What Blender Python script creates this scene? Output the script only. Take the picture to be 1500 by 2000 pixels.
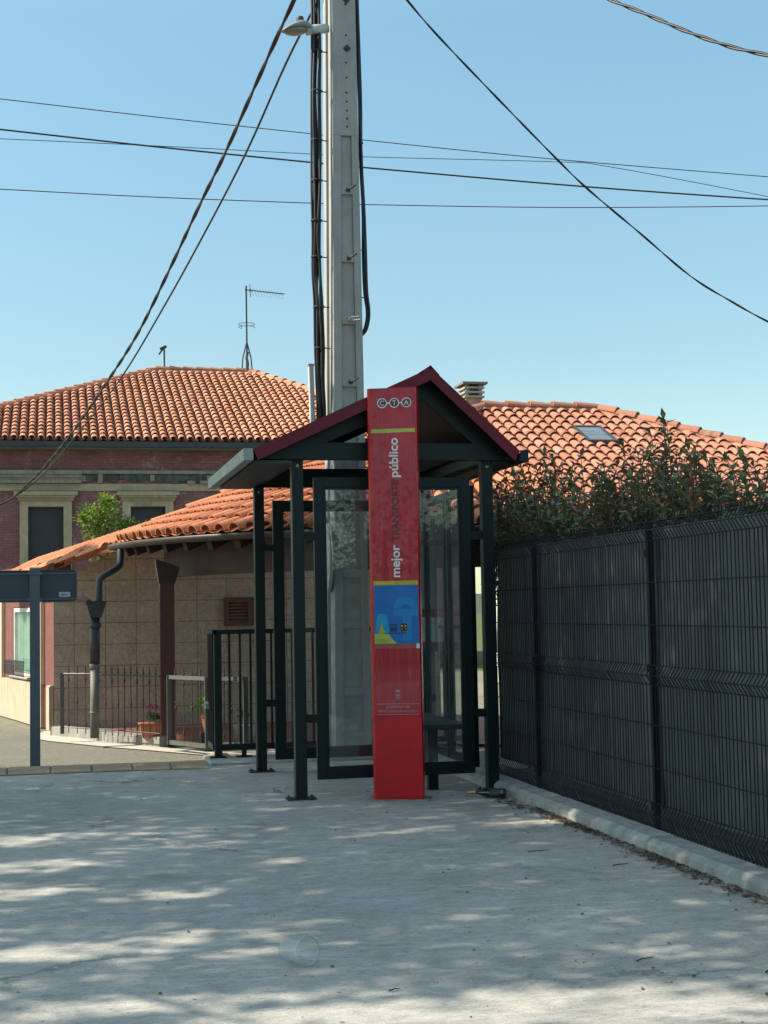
import bpy, bmesh, math, random
from mathutils import Vector, Matrix
random.seed(7)
V = Vector
Zv = Vector((0,0,1))
PI = math.pi
sc = bpy.context.scene
C = sc.collection
for o in list(bpy.data.objects): bpy.data.objects.remove(o)

# ------------------------------------------------------------------ camera
cd = bpy.data.cameras.new("camera"); cam = bpy.data.objects.new("camera", cd); C.objects.link(cam)
cd.sensor_fit = 'VERTICAL'; cd.sensor_height = 24.0; cd.lens = 34.2
cd.clip_start = 0.1; cd.clip_end = 3000
right = V((0.97507, -0.22116, -0.01796)); up = V((0.00276, -0.06885, 0.99762)); back = V((-0.22187, -0.97281, -0.06652))
M = Matrix.Identity(4)
for i in range(3):
    M[i][0] = right[i]; M[i][1] = up[i]; M[i][2] = back[i]
M[0][3], M[1][3], M[2][3] = 0, 0, 1.6
cam.matrix_world = M
sc.camera = cam

# ------------------------------------------------------------------ light
SUN = V((-0.76, 0.10, 0.64)).normalized()          # towards the sun: left, slightly behind the houses
EXPO = 1.1
w = bpy.data.worlds.new("World"); sc.world = w; w.use_nodes = True
wn = w.node_tree.nodes; wl = w.node_tree.links
bg = wn["Background"]
sky = wn.new("ShaderNodeTexSky"); sky.sky_type = 'NISHITA'; sky.sun_disc = False
sky.sun_elevation = math.asin(SUN.z); sky.sun_rotation = math.atan2(SUN.x, SUN.y)
sky.air_density = 1.0; sky.dust_density = 0.5; sky.ozone_density = 1.8; sky.altitude = 50
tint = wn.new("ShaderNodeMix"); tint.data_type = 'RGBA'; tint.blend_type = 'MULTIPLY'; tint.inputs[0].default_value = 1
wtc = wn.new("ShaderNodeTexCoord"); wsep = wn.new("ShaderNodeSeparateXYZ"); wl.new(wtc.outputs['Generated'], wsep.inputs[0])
wr = wn.new("ShaderNodeValToRGB"); wl.new(wsep.outputs[2], wr.inputs[0])      # haze-free, greener sky: dimmed low down, boosted overhead out of view to lift shade
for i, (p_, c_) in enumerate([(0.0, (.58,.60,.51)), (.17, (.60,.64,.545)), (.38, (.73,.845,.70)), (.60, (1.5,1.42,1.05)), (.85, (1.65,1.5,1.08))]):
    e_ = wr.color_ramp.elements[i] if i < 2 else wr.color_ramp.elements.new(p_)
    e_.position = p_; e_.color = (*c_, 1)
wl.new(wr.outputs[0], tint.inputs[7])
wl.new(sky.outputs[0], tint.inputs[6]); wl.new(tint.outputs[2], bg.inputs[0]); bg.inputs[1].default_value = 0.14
sd = bpy.data.lights.new("sun", 'SUN'); sd.energy = 3.8; sd.angle = math.radians(0.53); sd.color = (1.0, 0.9, 0.76)
so = bpy.data.objects.new("sun", sd); C.objects.link(so)
so.rotation_euler = SUN.to_track_quat('Z', 'Y').to_euler()
vs = sc.view_settings
vs.view_transform = 'Standard'; vs.look = 'None'; vs.exposure = EXPO; vs.gamma = 1; vs.use_curve_mapping = False

# ------------------------------------------------------------------ helpers: mesh
class MB:
    def __init__(s): s.v = []; s.f = []; s.m = []; s.cut = []
    def add(s, vs, fs, mi=0):
        n = len(s.v); s.cut.append((n, len(s.f))); s.v += [tuple(p) for p in vs]
        for f in fs: s.f.append(tuple(i + n for i in f)); s.m.append(mi)
    def hexa(s, p, mi=0):       # 8 points: bottom ring 0-3, top ring 4-7
        s.add(p, [(3,2,1,0),(4,5,6,7),(0,1,5,4),(1,2,6,5),(2,3,7,6),(3,0,4,7)], mi)
    def box(s, x0, x1, y0, y1, z0, z1, mi=0):
        s.hexa([(x0,y0,z0),(x1,y0,z0),(x1,y1,z0),(x0,y1,z0),(x0,y0,z1),(x1,y0,z1),(x1,y1,z1),(x0,y1,z1)], mi)
    def obox(s, c, u, v, w_, a, b, d, mi=0):     # oriented box, half sizes a b d
        c, u, v, w_ = V(c), V(u), V(v), V(w_)
        s.hexa([c-u*a-v*b-w_*d, c+u*a-v*b-w_*d, c+u*a+v*b-w_*d, c-u*a+v*b-w_*d,
                c-u*a-v*b+w_*d, c+u*a-v*b+w_*d, c+u*a+v*b+w_*d, c-u*a+v*b+w_*d], mi)
    def bar(s, p, q, a, b, upv=(0,0,1), mi=0):   # rectangular bar p->q, half widths a (side) b (up)
        p, q = V(p), V(q); d = (q-p); L = d.length; d.normalize()
        u = d.cross(V(upv)); u.normalize(); n = u.cross(d)
        s.obox((p+q)/2, u, d, n, a, L/2, b, mi)
    def tube(s, pts, r, n=6, mi=0, caps=True, r2=None):
        pts = [V(p) for p in pts]; rings = []
        prev = None
        for i, p in enumerate(pts):
            d = (pts[min(i+1, len(pts)-1)] - pts[max(i-1, 0)]); d.normalize()
            if prev is None:
                a = V((0,0,1)) if abs(d.z) < .9 else V((1,0,0))
                u = d.cross(a); u.normalize()
            else:
                u = prev - d*prev.dot(d); u.normalize()
            prev = u; t = d.cross(u)
            rr = r if r2 is None else r + (r2-r)*i/(len(pts)-1)
            rings.append([p + (u*math.cos(2*PI*k/n) + t*math.sin(2*PI*k/n))*rr for k in range(n)])
        vs_ = [q for R_ in rings for q in R_]; fs = []
        for i in range(len(pts)-1):
            for k in range(n):
                fs.append((i*n+k, i*n+(k+1)%n, (i+1)*n+(k+1)%n, (i+1)*n+k))
        if caps:
            fs.append(tuple(range(n-1,-1,-1))); fs.append(tuple((len(pts)-1)*n+k for k in range(n)))
        s.add(vs_, fs, mi)
    def lathe(s, prof, c, n=20, mi=0, axis=(0,0,1), ux=None):
        ax = V(axis).normalized(); c = V(c)
        u = V(ux) if ux else (V((1,0,0)) if abs(ax.x) < .9 else V((0,1,0)))
        u = (u - ax*u.dot(ax)).normalized(); t = ax.cross(u)
        vs_ = []; fs = []
        for r, z in prof:
            for k in range(n):
                vs_.append(c + ax*z + (u*math.cos(2*PI*k/n)+t*math.sin(2*PI*k/n))*r)
        for i in range(len(prof)-1):
            for k in range(n):
                fs.append((i*n+k, i*n+(k+1)%n, (i+1)*n+(k+1)%n, (i+1)*n+k))
        s.add(vs_, fs, mi)
    def prism(s, poly, o, u, v, n, h, mi=0):     # 2d polygon extruded along n from o
        o, u, v, n = V(o), V(u), V(v), V(n); k = len(poly)
        vs_ = [o+u*a+v*b for a, b in poly] + [o+u*a+v*b+n*h for a, b in poly]
        fs = [tuple(range(k-1,-1,-1)), tuple(range(k, 2*k))]
        for i in range(k): fs.append((i, (i+1)%k, k+(i+1)%k, k+i))
        s.add(vs_, fs, mi)
    def ring(s, c, u, v, n, r0, r1, h, seg=28, mi=0):
        c,u,v,n = V(c),V(u),V(v),V(n); vs_=[]; fs=[]
        for k in range(seg):
            d = u*math.cos(2*PI*k/seg)+v*math.sin(2*PI*k/seg)
            vs_ += [c+d*r0, c+d*r1, c+d*r1+n*h, c+d*r0+n*h]
        for k in range(seg):
            a=4*k; b=4*((k+1)%seg)
            fs += [(a,a+1,b+1,b),(a+1,a+2,b+2,b+1),(a+2,a+3,b+3,b+2),(a+3,a,b,b+3)]
        s.add(vs_, fs, mi)
    def build(s, name, mats, parent=None, smooth=False, bevel=0, angle=35):
        if not isinstance(mats, (list, tuple)): mats = [mats]
        off = V(parent_loc(parent)) if parent else V((0,0,0))
        me = bpy.data.meshes.new(name)
        me.from_pydata([tuple(V(p)-off) for p in s.v], [], s.f)
        for m_ in mats: me.materials.append(m_)
        me.polygons.foreach_set('material_index', s.m)
        if smooth: me.polygons.foreach_set('use_smooth', [True]*len(s.f))
        me.update()
        o = bpy.data.objects.new(name, me); C.objects.link(o)
        if parent: o.parent = parent
        if bevel:
            b = o.modifiers.new('bevel', 'BEVEL'); b.width = bevel; b.segments = 2; b.limit_method = 'ANGLE'; b.angle_limit = math.radians(angle)
        return o
def build_each(mb, name, mats, parent=None, k=1, **kw):      # every k shapes become one object of their own
    out = []; cuts = mb.cut + [(len(mb.v), len(mb.f))]
    for i in range(0, len(mb.cut), k):
        (v0, f0), (v1, f1) = cuts[i], cuts[min(i+k, len(mb.cut))]
        q = MB(); q.v = mb.v[v0:v1]; q.f = [tuple(a-v0 for a in f) for f in mb.f[f0:f1]]; q.m = mb.m[f0:f1]
        out.append(q.build(name, mats, parent, **kw))
    return out
def parent_loc(p):
    l = V((0,0,0))
    while p is not None: l = l + p.location; p = p.parent
    return l
def tag(o, label=None, cat=None, group=None, kind=None):
    if label: o['label'] = label
    if cat: o['category'] = cat
    if group: o['group'] = group
    if kind: o['kind'] = kind
    return o
def thing(name, label, cat, loc, group=None):
    o = bpy.data.objects.new(name, None); C.objects.link(o); o.location = loc; o.empty_display_size = .2
    return tag(o, label, cat, group)
def struct(name, mb, m, label=None, **k):
    o = mb.build(name, m, **k); o['kind'] = 'structure'
    if label: o['label'] = label
    return o
def copy_tree(o, parent=None):
    c = o.copy(); C.objects.link(c); c.parent = parent
    for ch in list(o.children): copy_tree(ch, c)
    return c
def text_mesh(name, txt, size, o, u, v, n, m, parent, bold=0.0, align='LEFT', stretch=1.0):
    cu = bpy.data.curves.new(name, 'FONT'); cu.body = txt; cu.size = size; cu.align_x = align; cu.offset = bold*size; cu.extrude = .0006
    cu.space_character = stretch
    t = bpy.data.objects.new(name, cu); C.objects.link(t)
    bpy.context.view_layer.update()
    me = bpy.data.meshes.new_from_object(t.evaluated_get(bpy.context.evaluated_depsgraph_get()))
    bpy.data.objects.remove(t)
    off = parent_loc(parent)
    Mx = Matrix.Identity(4)
    for i in range(3): Mx[i][0]=u[i]; Mx[i][1]=v[i]; Mx[i][2]=n[i]; Mx[i][3]=o[i]-off[i]
    me.transform(Mx); me.materials.clear(); me.materials.append(m)
    r = bpy.data.objects.new(name, me); C.objects.link(r); r.parent = parent
    return r
def catmull(P, n=6):
    P = [V(p) for p in P]; out = []
    for i in range(len(P)-1):
        a, b, c, d = P[max(i-1,0)], P[i], P[i+1], P[min(i+2, len(P)-1)]
        for k in range(n):
            t = k/n
            out.append(.5*((2*b)+(c-a)*t+(2*a-5*b+4*c-d)*t*t+(3*b-a-3*c+d)*t**3))
    return out + [P[-1]]

# ------------------------------------------------------------------ helpers: materials
class NT:
    def __init__(s, name):
        s.m = bpy.data.materials.new(name); s.m.use_nodes = True
        s.n = s.m.node_tree.nodes; s.l = s.m.node_tree.links; s.b = s.n["Principled BSDF"]; s.out = s.n["Material Output"]
        s.tc = s.n.new("ShaderNodeTexCoord")
    def link(s, a, b): s.l.new(a, b)
    def noise(s, scale, detail=4, rough=.55, vec=None, dist=0, stretch=None):
        x = s.n.new("ShaderNodeTexNoise"); x.inputs['Scale'].default_value = scale; x.inputs['Detail'].default_value = detail
        x.inputs['Roughness'].default_value = rough; x.inputs['Distortion'].default_value = dist
        vec = vec or s.tc.outputs['Object']
        if stretch:
            mp = s.n.new("ShaderNodeMapping"); mp.inputs['Scale'].default_value = stretch
            s.link(vec, mp.inputs[0]); vec = mp.outputs[0]
        s.link(vec, x.inputs['Vector']); return x.outputs['Fac']
    def ramp(s, fac, stops, interp='LINEAR'):
        r = s.n.new("ShaderNodeValToRGB"); e = r.color_ramp.elements; r.color_ramp.interpolation = interp
        while len(e) < len(stops): e.new(.5)
        for i, (p, c) in enumerate(stops):
            e[i].position = p; e[i].color = (c[0], c[1], c[2], 1) if isinstance(c, (tuple, list)) else (c, c, c, 1)
        s.link(fac, r.inputs[0]); return r.outputs[0]
    def mix(s, fac, a, b, mode='MIX'):
        x = s.n.new("ShaderNodeMix"); x.data_type = 'RGBA'; x.blend_type = mode
        for i, q in ((0, fac), (6, a), (7, b)):
            if isinstance(q, (int, float)): x.inputs[i].default_value = q
            elif isinstance(q, (tuple, list)): x.inputs[i].default_value = (q[0], q[1], q[2], 1)
            else: s.link(q, x.inputs[i])
        return x.outputs[2]
    def math(s, op, a, b=None):
        x = s.n.new("ShaderNodeMath"); x.operation = op
        for i, q in enumerate((a, b)):
            if q is None: continue
            if isinstance(q, (int, float)): x.inputs[i].default_value = q
            else: s.link(q, x.inputs[i])
        return x.outputs[0]
    def island(s):
        g = s.n.new("ShaderNodeNewGeometry"); return g.outputs['Random Per Island']
    def bump(s, h, strength=.3, dist=.01):
        x = s.n.new("ShaderNodeBump"); x.inputs['Strength'].default_value = strength; x.inputs['Distance'].default_value = dist
        s.link(h, x.inputs['Height']); s.link(x.outputs[0], s.b.inputs['Normal'])
    def color(s, c):
        if isinstance(c, (tuple, list)): s.b.inputs['Base Color'].default_value = (c[0], c[1], c[2], 1)
        else: s.link(c, s.b.inputs['Base Color'])
    def set(s, **k):
        for a, q in k.items(): s.b.inputs[{'rough':'Roughness','metal':'Metallic','spec':'Specular IOR Level','coat':'Coat Weight','coatr':'Coat Roughness'}[a]].default_value = q
        return s
def mat(name, c1, c2=None, rough=.5, metal=0., scale=6., bump=0., bscale=60., spec=.5, coat=0., lo=.35, hi=.68, detail=5):
    t = NT(name); c2 = c2 or tuple(x*.75 for x in c1)
    t.color(t.ramp(t.noise(scale, detail), [(lo, c2), (hi, c1)]))
    t.set(rough=rough, metal=metal, spec=spec, coat=coat)
    if bump: t.bump(t.noise(bscale, 4), bump, .004)
    return t.m

GREEN = mat('dark_green_paint', (.0055,.013,.0135), (.004,.010,.0105), .42, scale=3, spec=.3)
GREENT = mat('dark_green_trim', (.009,.017,.0175), (.006,.012,.013), .45, scale=9, spec=.3)
MAROON = mat('maroon_paint', (.15,.010,.022), (.115,.008,.018), .5, scale=4, spec=.3)
SOFFIT = mat('soffit_sheet', (.045,.03,.035), (.035,.024,.028), .45, scale=3)
GUTTER = mat('grey_gutter_sheet', (.30,.33,.33), (.24,.27,.27), .5, scale=5)
SOFFITG = mat('soffit_green_grey', (.05,.065,.065), (.04,.052,.052), .5, scale=3)
STEEL = mat('galvanised_steel', (.42,.43,.43), (.3,.31,.31), .45, .6, scale=30)
DSTEEL = mat('dark_weathered_steel', (.05,.05,.05), (.03,.028,.026), .6, .3, scale=30)
BLACKC = mat('black_cable_rubber', (.012,.012,.014), (.02,.02,.022), .5, scale=20)
WIREB = mat('black_fence_wire', (.006,.008,.011), (.010,.012,.016), .6, scale=20, spec=.2)
WHITEP = mat('white_print', (.72,.72,.74), (.64,.64,.66), .5, scale=12)
PALEP = mat('pale_grey_plastic', (.5,.53,.53), (.42,.45,.45), .45, scale=6)

def m_concrete():
    t = NT('pavement_concrete')
    big = t.noise(.45, 5, .6, dist=.6)
    c = t.ramp(big, [(.3, (.385,.375,.335)), (.52, (.48,.465,.415)), (.75, (.555,.535,.475))])
    streak = t.noise(5.0, 7, .75, stretch=(.75, 1.7, 1), dist=.9)
    c = t.mix(.6, c, t.ramp(streak, [(.3, .6), (.5, .95), (.7, 1.2)]), 'MULTIPLY')
    broom = t.noise(16, 5, .75, stretch=(.3, 3.2, 1), dist=.5)
    c = t.mix(.28, c, t.ramp(broom, [(.3, .7), (.55, 1.0), (.75, 1.1)]), 'MULTIPLY')
    fine = t.noise(130, 4, .8)
    c = t.mix(.75, c, t.ramp(fine, [(.34, .55), (.5, 1.0), (.66, 1.22)]), 'MULTIPLY')
    mid = t.noise(22, 6, .8, dist=.6, stretch=(.6,1.5,1))
    c = t.mix(.7, c, t.ramp(mid, [(.34, .66), (.5, 1.0), (.66, 1.16)]), 'MULTIPLY')
    spots = t.noise(34, 2, .5, dist=.8)
    c = t.mix(t.ramp(spots, [(.685, 0.), (.73, .75)]), c, (.09,.092,.09))
    st = t.noise(1.3, 6, .62, dist=1.4)
    c = t.mix(t.ramp(st, [(.56, 0.), (.7, .45)]), c, (.2,.205,.2))
    gr = t.noise(62, 6, .85, stretch=(.55,1.5,1))
    c = t.mix(.8, c, t.ramp(gr, [(.36, .66), (.5, 1.0), (.64, 1.2)]), 'MULTIPLY')
    sc_ = t.noise(2.6, 7, .78, dist=1.6, stretch=(.7,1.5,1))
    c = t.mix(t.ramp(sc_, [(.54, 0.), (.66, .5)]), c, (.62,.62,.58))
    dk = t.noise(3.7, 7, .8, dist=1.1, stretch=(.6,1.6,1))
    c = t.mix(t.ramp(dk, [(.56, 0.), (.72, .6)]), c, (.22,.225,.21))
    vo = t.n.new("ShaderNodeTexVoronoi"); vo.feature = 'DISTANCE_TO_EDGE'; vo.inputs['Scale'].default_value = .42
    nz = t.n.new("ShaderNodeTexNoise"); nz.inputs['Scale'].default_value = 1.6; nz.inputs['Detail'].default_value = 8; nz.inputs['Roughness'].default_value = .7
    t.link(t.tc.outputs['Object'], nz.inputs['Vector'])
    va = t.n.new("ShaderNodeVectorMath"); va.operation = 'ADD'; t.link(t.tc.outputs['Object'], va.inputs[0]); t.link(nz.outputs['Color'], va.inputs[1]); t.link(va.outputs[0], vo.inputs['Vector'])
    ck = t.math('MULTIPLY', t.ramp(vo.outputs['Distance'], [(.0, 1.), (.006, 1.), (.014, 0.)]), t.ramp(t.noise(.55, 3), [(.52, 0.), (.60, .75)]))
    c = t.mix(ck, c, (.16,.165,.155))
    t.color(c); t.set(rough=.86, spec=.25)
    h = t.mix(.5, t.ramp(fine, [(.2, 0.), (.8, 1.)]), t.ramp(broom, [(.2, 0.), (.8, 1.)]))
    t.bump(t.mix(.5, h, gr), .6, .008)
    return t.m
CONC = m_concrete()
def m_asphalt():
    t = NT('warm_asphalt')  # the road's own warm grey, mottled at random
    c = t.ramp(t.noise(60, 5, .8), [(.3, (.17,.16,.125)), (.5, (.26,.25,.195)), (.7, (.34,.325,.255))])
    c = t.mix(.6, c, t.ramp(t.noise(1.2, 5, .6, dist=1), [(.3, .8), (.7, 1.1)]), 'MULTIPLY')
    c = t.mix(.7, c, t.ramp(t.noise(170, 3, .8), [(.35, .6), (.65, 1.2)]), 'MULTIPLY')
    c = t.mix(.8, c, t.ramp(t.noise(24, 6, .85), [(.36, .62), (.5, 1.0), (.64, 1.3)]), 'MULTIPLY')
    t.color(c); t.set(rough=.9, spec=.2); t.bump(t.noise(45, 5, .85), 1., .02)
    return t.m
ASPH = m_asphalt()
def m_castconc(name, a, b, grime=.5):
    t = NT(name)
    c = t.ramp(t.noise(2.2, 6, .65, dist=.5), [(.3, b), (.7, a)])
    c = t.mix(grime, c, t.ramp(t.noise(9, 6, .7, stretch=(1,1,.25)), [(.36, .5), (.6, 1.)]), 'MULTIPLY')
    c = t.mix(.4, c, t.ramp(t.noise(110, 4, .8), [(.35, .6), (.65, 1.15)]), 'MULTIPLY')
    t.color(c); t.set(rough=.85, spec=.25); t.bump(t.noise(70, 5, .8), .4, .005)
    return t.m
KERBM = m_castconc('kerb_concrete', (.45,.46,.43), (.31,.32,.3), .6)
POLEM = m_castconc('pole_concrete', (.40,.41,.395), (.33,.34,.33), .22)
LOWW = m_castconc('low_wall_concrete', (.36,.34,.30), (.26,.25,.22), .6)
CEMENT = m_castconc('cement_strip', (.62,.57,.47), (.5,.46,.38), .3)
STONEB = m_castconc('beige_stone', (.52,.44,.32), (.42,.35,.25), .3)
def m_tiles(name, cols, lich=.25, dark=.35):
    t = NT(name)
    isl = t.island()
    c = t.ramp(isl, [(0., cols[0]), (.35, cols[1]), (.7, cols[2]), (1., cols[3])])
    c = t.mix(.7, c, t.ramp(t.noise(7, 5, .7), [(.3, .72), (.65, 1.08)]), 'MULTIPLY')
    n = t.noise(1.1, 6, .7, dist=1.2)
    n2 = t.noise(26, 5, .75)
    f = t.math('MULTIPLY', t.ramp(n, [(.5, 0.), (.68, 1.)]), t.ramp(n2, [(.42, 0.), (.6, 1.)]))
    c = t.mix(t.math('MULTIPLY', f, lich), c, (.30,.25,.17))
    c = t.mix(t.math('MULTIPLY', t.ramp(t.noise(40, 4, .8), [(.56, 0.), (.66, 1.)]), dark), c, (.12,.06,.04))
    t.color(c); t.set(rough=.8, spec=.25); t.bump(t.noise(60, 4, .7), .25, .004)
    return t.m
TILE_OLD = m_tiles('old_roof_tile', [(.50,.205,.115),(.58,.27,.165),(.43,.175,.10),(.62,.31,.20)], .8, .45)
TILE_NEW = m_tiles('porch_roof_tile', [(.50,.19,.09),(.56,.225,.115),(.43,.155,.075),(.60,.265,.145)], .18, .25)
TILE_R = m_tiles('right_roof_tile', [(.40,.165,.10),(.48,.21,.135),(.34,.14,.085),(.53,.255,.17)], .55, .45)
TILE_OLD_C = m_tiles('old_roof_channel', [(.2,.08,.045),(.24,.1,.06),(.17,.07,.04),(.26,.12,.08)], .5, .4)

def m_glass():
    t = NT('clear_glass'); n = t.n
    tr = n.new("ShaderNodeBsdfTransparent"); tr.inputs[0].default_value = (.965,.985,.98,1)
    gl = n.new("ShaderNodeBsdfGlossy"); gl.inputs['Roughness'].default_value = .01
    df = n.new("ShaderNodeBsdfDiffuse"); df.inputs[0].default_value = (.5,.52,.52,1)
    fr = n.new("ShaderNodeFresnel"); ge = n.new("ShaderNodeNewGeometry")
    t.link(t.math('SUBTRACT', 1.5, t.math('MULTIPLY', ge.outputs['Backfacing'], 1.5-1/1.5)), fr.inputs[0])
    m1 = n.new("ShaderNodeMixShader"); m2 = n.new("ShaderNodeMixShader")
    dust = t.ramp(t.noise(5, 6, .75, dist=1.), [(.35, .01), (.75, .07)])
    t.link(fr.outputs[0], m1.inputs[0]); t.link(tr.outputs[0], m1.inputs[1]); t.link(gl.outputs[0], m1.inputs[2])
    t.link(dust, m2.inputs[0]); t.link(m1.outputs[0], m2.inputs[1]); t.link(df.outputs[0], m2.inputs[2])
    t.link(m2.outputs[0], t.out.inputs[0])
    return t.m
GLASS = m_glass()
def m_leaf(name, cols, trans=.3, rough=.45):
    t = NT(name); n = t.n
    c = t.ramp(t.island(), cols)
    c = t.mix(.5, c, t.ramp(t.noise(3, 3), [(.3, .7), (.7, 1.2)]), 'MULTIPLY')
    t.color(c); t.set(rough=rough, spec=.4)
    tl = n.new("ShaderNodeBsdfTranslucent"); t.link(c, tl.inputs[0])
    mx = n.new("ShaderNodeMixShader"); mx.inputs[0].default_value = trans
    t.link(t.b.outputs[0], mx.inputs[1]); t.link(tl.outputs[0], mx.inputs[2]); t.link(mx.outputs[0], t.out.inputs[0])
    return t.m
LEAF_H = m_leaf('photinia_leaf', [(0., (.06,.10,.045)), (.4, (.105,.15,.06)), (.64, (.145,.155,.06)), (.76, (.26,.125,.07)), (1., (.21,.115,.075))], .2, .35)
LEAF_B = m_leaf('bush_leaf', [(0., (.10,.18,.02)), (.5, (.18,.28,.035)), (1., (.30,.38,.08))], .4)
LEAF_T = m_leaf('tree_leaf', [(0., (.03,.06,.02)), (.5, (.05,.09,.025)), (1., (.08,.12,.035))], .25)
LEAF_P = m_leaf('pot_plant_leaf', [(0., (.02,.06,.02)), (.6, (.05,.11,.03)), (1., (.14,.2,.05))], .3)
PETAL = m_leaf('pink_petal', [(0., (.5,.03,.2)), (1., (.7,.08,.3))], .3)
BARK = mat('bark', (.12,.09,.065), (.06,.045,.035), .9, scale=18, bump=.6, bscale=40)

# ------------------------------------------------------------------ ground
def m_earth():
    t = NT('dry_grass_ground')
    c = t.ramp(t.noise(3, 6, .7), [(.3, (.07,.085,.03)), (.6, (.13,.13,.06)), (.75, (.2,.17,.1))])
    t.color(c); t.set(rough=.95, spec=.1); t.bump(t.noise(40, 4), .5, .02); return t.m
g = MB(); g.add([(-1500,-1500,-.06),(1500,-1500,-.06),(1500,1500,-.06),(-1500,1500,-.06)], [(0,1,2,3)])
struct('ground', g, m_earth())
g = MB(); g.add([(-40,-12,-.02),(60,-12,-.02),(60,36,-.02),(-40,36,-.02)], [(0,1,2,3)])
struct('road', g, ASPH)
g = MB(); g.add([(-6.5,-6,0),(3.8,-6,0),(3.8,15.95,0),(-6.5,15.95,0)], [(0,1,2,3)])
struct('pavement', g, CONC)
g = MB()
P_ = [(1.62,15.42),(3.95,15.42),(3.95,16.5),(1.75,16.5),(1.62,16.3)]
g.prism(P_, (0,0,-.02), (1,0,0), (0,1,0), (0,0,1), .05)
struct('pavement_corner', g, CONC, bevel=.015)
# kerb along the fence: chamfered stones with joints
g = MB()
y = 3.0
prof = [(3.75,-.05),(3.955,-.05),(3.955,.095),(3.80,.09),(3.757,.06)]
while y < 14.9:
    dz = random.uniform(-.003,.003); dx = random.uniform(-.003,.003); L = .994
    pr = [(a+dx+random.uniform(-.002,.002), b+dz) for a, b in prof]
    g.prism(pr, (0,y+L,0), (1,0,0), (0,0,1), (0,-1,0), L)
    y += 1.0
kerb = struct('kerb', g, KERBM, 'weathered pale concrete kerb running along the foot of the black fence', bevel=.005)
g = MB(); g.add([(3.95,2,.06),(6,2,.08),(6,13.4,.08),(3.95,13.4,.06)], [(0,1,2,3)])
struct('flower_bed', g, mat('dark_soil', (.06,.045,.03), (.03,.022,.016), .95, scale=20, bump=.6))
# far hills
g = MB(); n = 160
for k in range(n):
    a0 = 2*PI*k/n; a1 = 2*PI*(k+1)/n
    h = lambda a: 5 + 2.2*math.sin(5*a+1)+1.6*math.sin(11*a)+.8*math.sin(29*a)
    R0, R1 = 420, 700
    g.add([(R0*math.cos(a0),R0*math.sin(a0),-1),(R0*math.cos(a1),R0*math.sin(a1),-1),
           (R1*math.cos(a1),R1*math.sin(a1),h(a1)),(R1*math.cos(a0),R1*math.sin(a0),h(a0)),
           (R1*1.1*math.cos(a1),R1*1.1*math.sin(a1),-2),(R1*1.1*math.cos(a0),R1*1.1*math.sin(a0),-2)],
          [(0,1,2,3),(3,2,4,5)])
struct('hills', g, mat('far_woodland', (.05,.075,.04), (.03,.05,.03), .95, scale=.05))

# ------------------------------------------------------------------ bus shelter
SX0, SX1, SY0, SY1 = 2.06, 3.755, 12.35, 14.60     # post centre lines
sh = thing('bus_shelter', 'dark green metal bus shelter with glass panels and a maroon gabled roof', 'bus shelter', (2.9,13.5,0))
def post(x, y, top, lbl=None):
    m_ = MB(); m_.box(x-.05,x+.05,y,y+.1,.012,top)
    p = m_.build('post', GREEN, sh, bevel=.004)
    b = MB(); b.box(x-.125,x+.125,y-.03,y+.13,.0,.013)
    for sx in (-.1,.1):
        for sy in (.0,.1): b.lathe([(.0,.03),(.011,.03),(.011,.013)], (x+sx, y+sy, 0), 6)
    bp = b.build('base_plate', DSTEEL, p)
    c = MB(); c.lathe([(0,.012),(.012,.01),(.016,0)], (x,y,top-.055), 10, axis=(0,-1,0))
    c.build('bolt', STEEL, p, smooth=True)
    return p
post(SX0, SY0, 2.90); post(SX1+.005, SY0, 2.90); post(SX0-.02, SY1, 2.86); post(SX1+.02, SY1, 2.86)
AP = 3.205   # ridge X
def gable(y, front):
    m_ = MB()
    yb = y+.08
    # tie beam, two rafters, drawn as one flat frame
    zl, zt = 2.895, 3.045
    m_.box(1.93, 3.90, y, yb, zl, zt)
    chev = [(1.74,2.975),(AP,3.635),(3.965,2.96),(3.965,2.898),(3.783,2.898),(AP-.03,3.432),(1.99,2.898),(1.74,2.898)]
    m_.prism(chev, (0,y+.077,0), (1,0,0), Zv, (0,-1,0), .074)
    m_.build('gable_frame', GREEN, sh, bevel=.003)
gable(12.30, True); gable(14.62, False)
# roof: two maroon sheets with thickness, overhanging front and back
YF, YB = 12.13, 15.02
def roof_sheet(name, x0, z0, x1, z1):
    m_ = MB(); t = .022
    d = V((x1-x0,0,z1-z0)).normalized(); nn = V((-d.z,0,d.x)); nn = nn if nn.z > 0 else -nn
    a, b = V((x0,YF,z0)), V((x1,YF,z1)); L = V((0,YB-YF,0))
    m_.hexa([a, b, b+L, a+L, a+nn*t, b+nn*t, b+nn*t+L, a+nn*t+L], 0)
    o = m_.build(name, MAROON, sh)
    s = MB(); e = -nn*.004
    s.add([a+e+V((0,.05,0)), b+e+V((0,.05,0)), b+e+L, a+e+L], [(0,1,2,3)])
    s.build('soffit', SOFFIT, o)
roof_sheet('roof_slope', 1.66, 2.945, AP+.005, 3.66); roof_sheet('roof_slope', 3.985, 2.945, AP-.005, 3.66)
for yy in (YF, YB-.02):      # one folded maroon fascia over each gable
    m_ = MB(); m_.prism([(1.66,2.95),(AP,3.672),(3.985,2.95),(3.955,2.875),(AP,3.575),(1.69,2.872)], (0,yy+.021,0), (1,0,0), Zv, (0,-1,0), .02); m_.build('fascia', MAROON, sh)
m_ = MB(); m_.prism([(AP-.10,3.622),(AP,3.694),(AP+.08,3.605),(AP+.075,3.625),(AP,3.705),(AP-.105,3.637)], (0,YB,0), (1,0,0), Zv, (0,-1,0), YB-YF); m_.build('ridge_cap', MAROON, sh)
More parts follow.
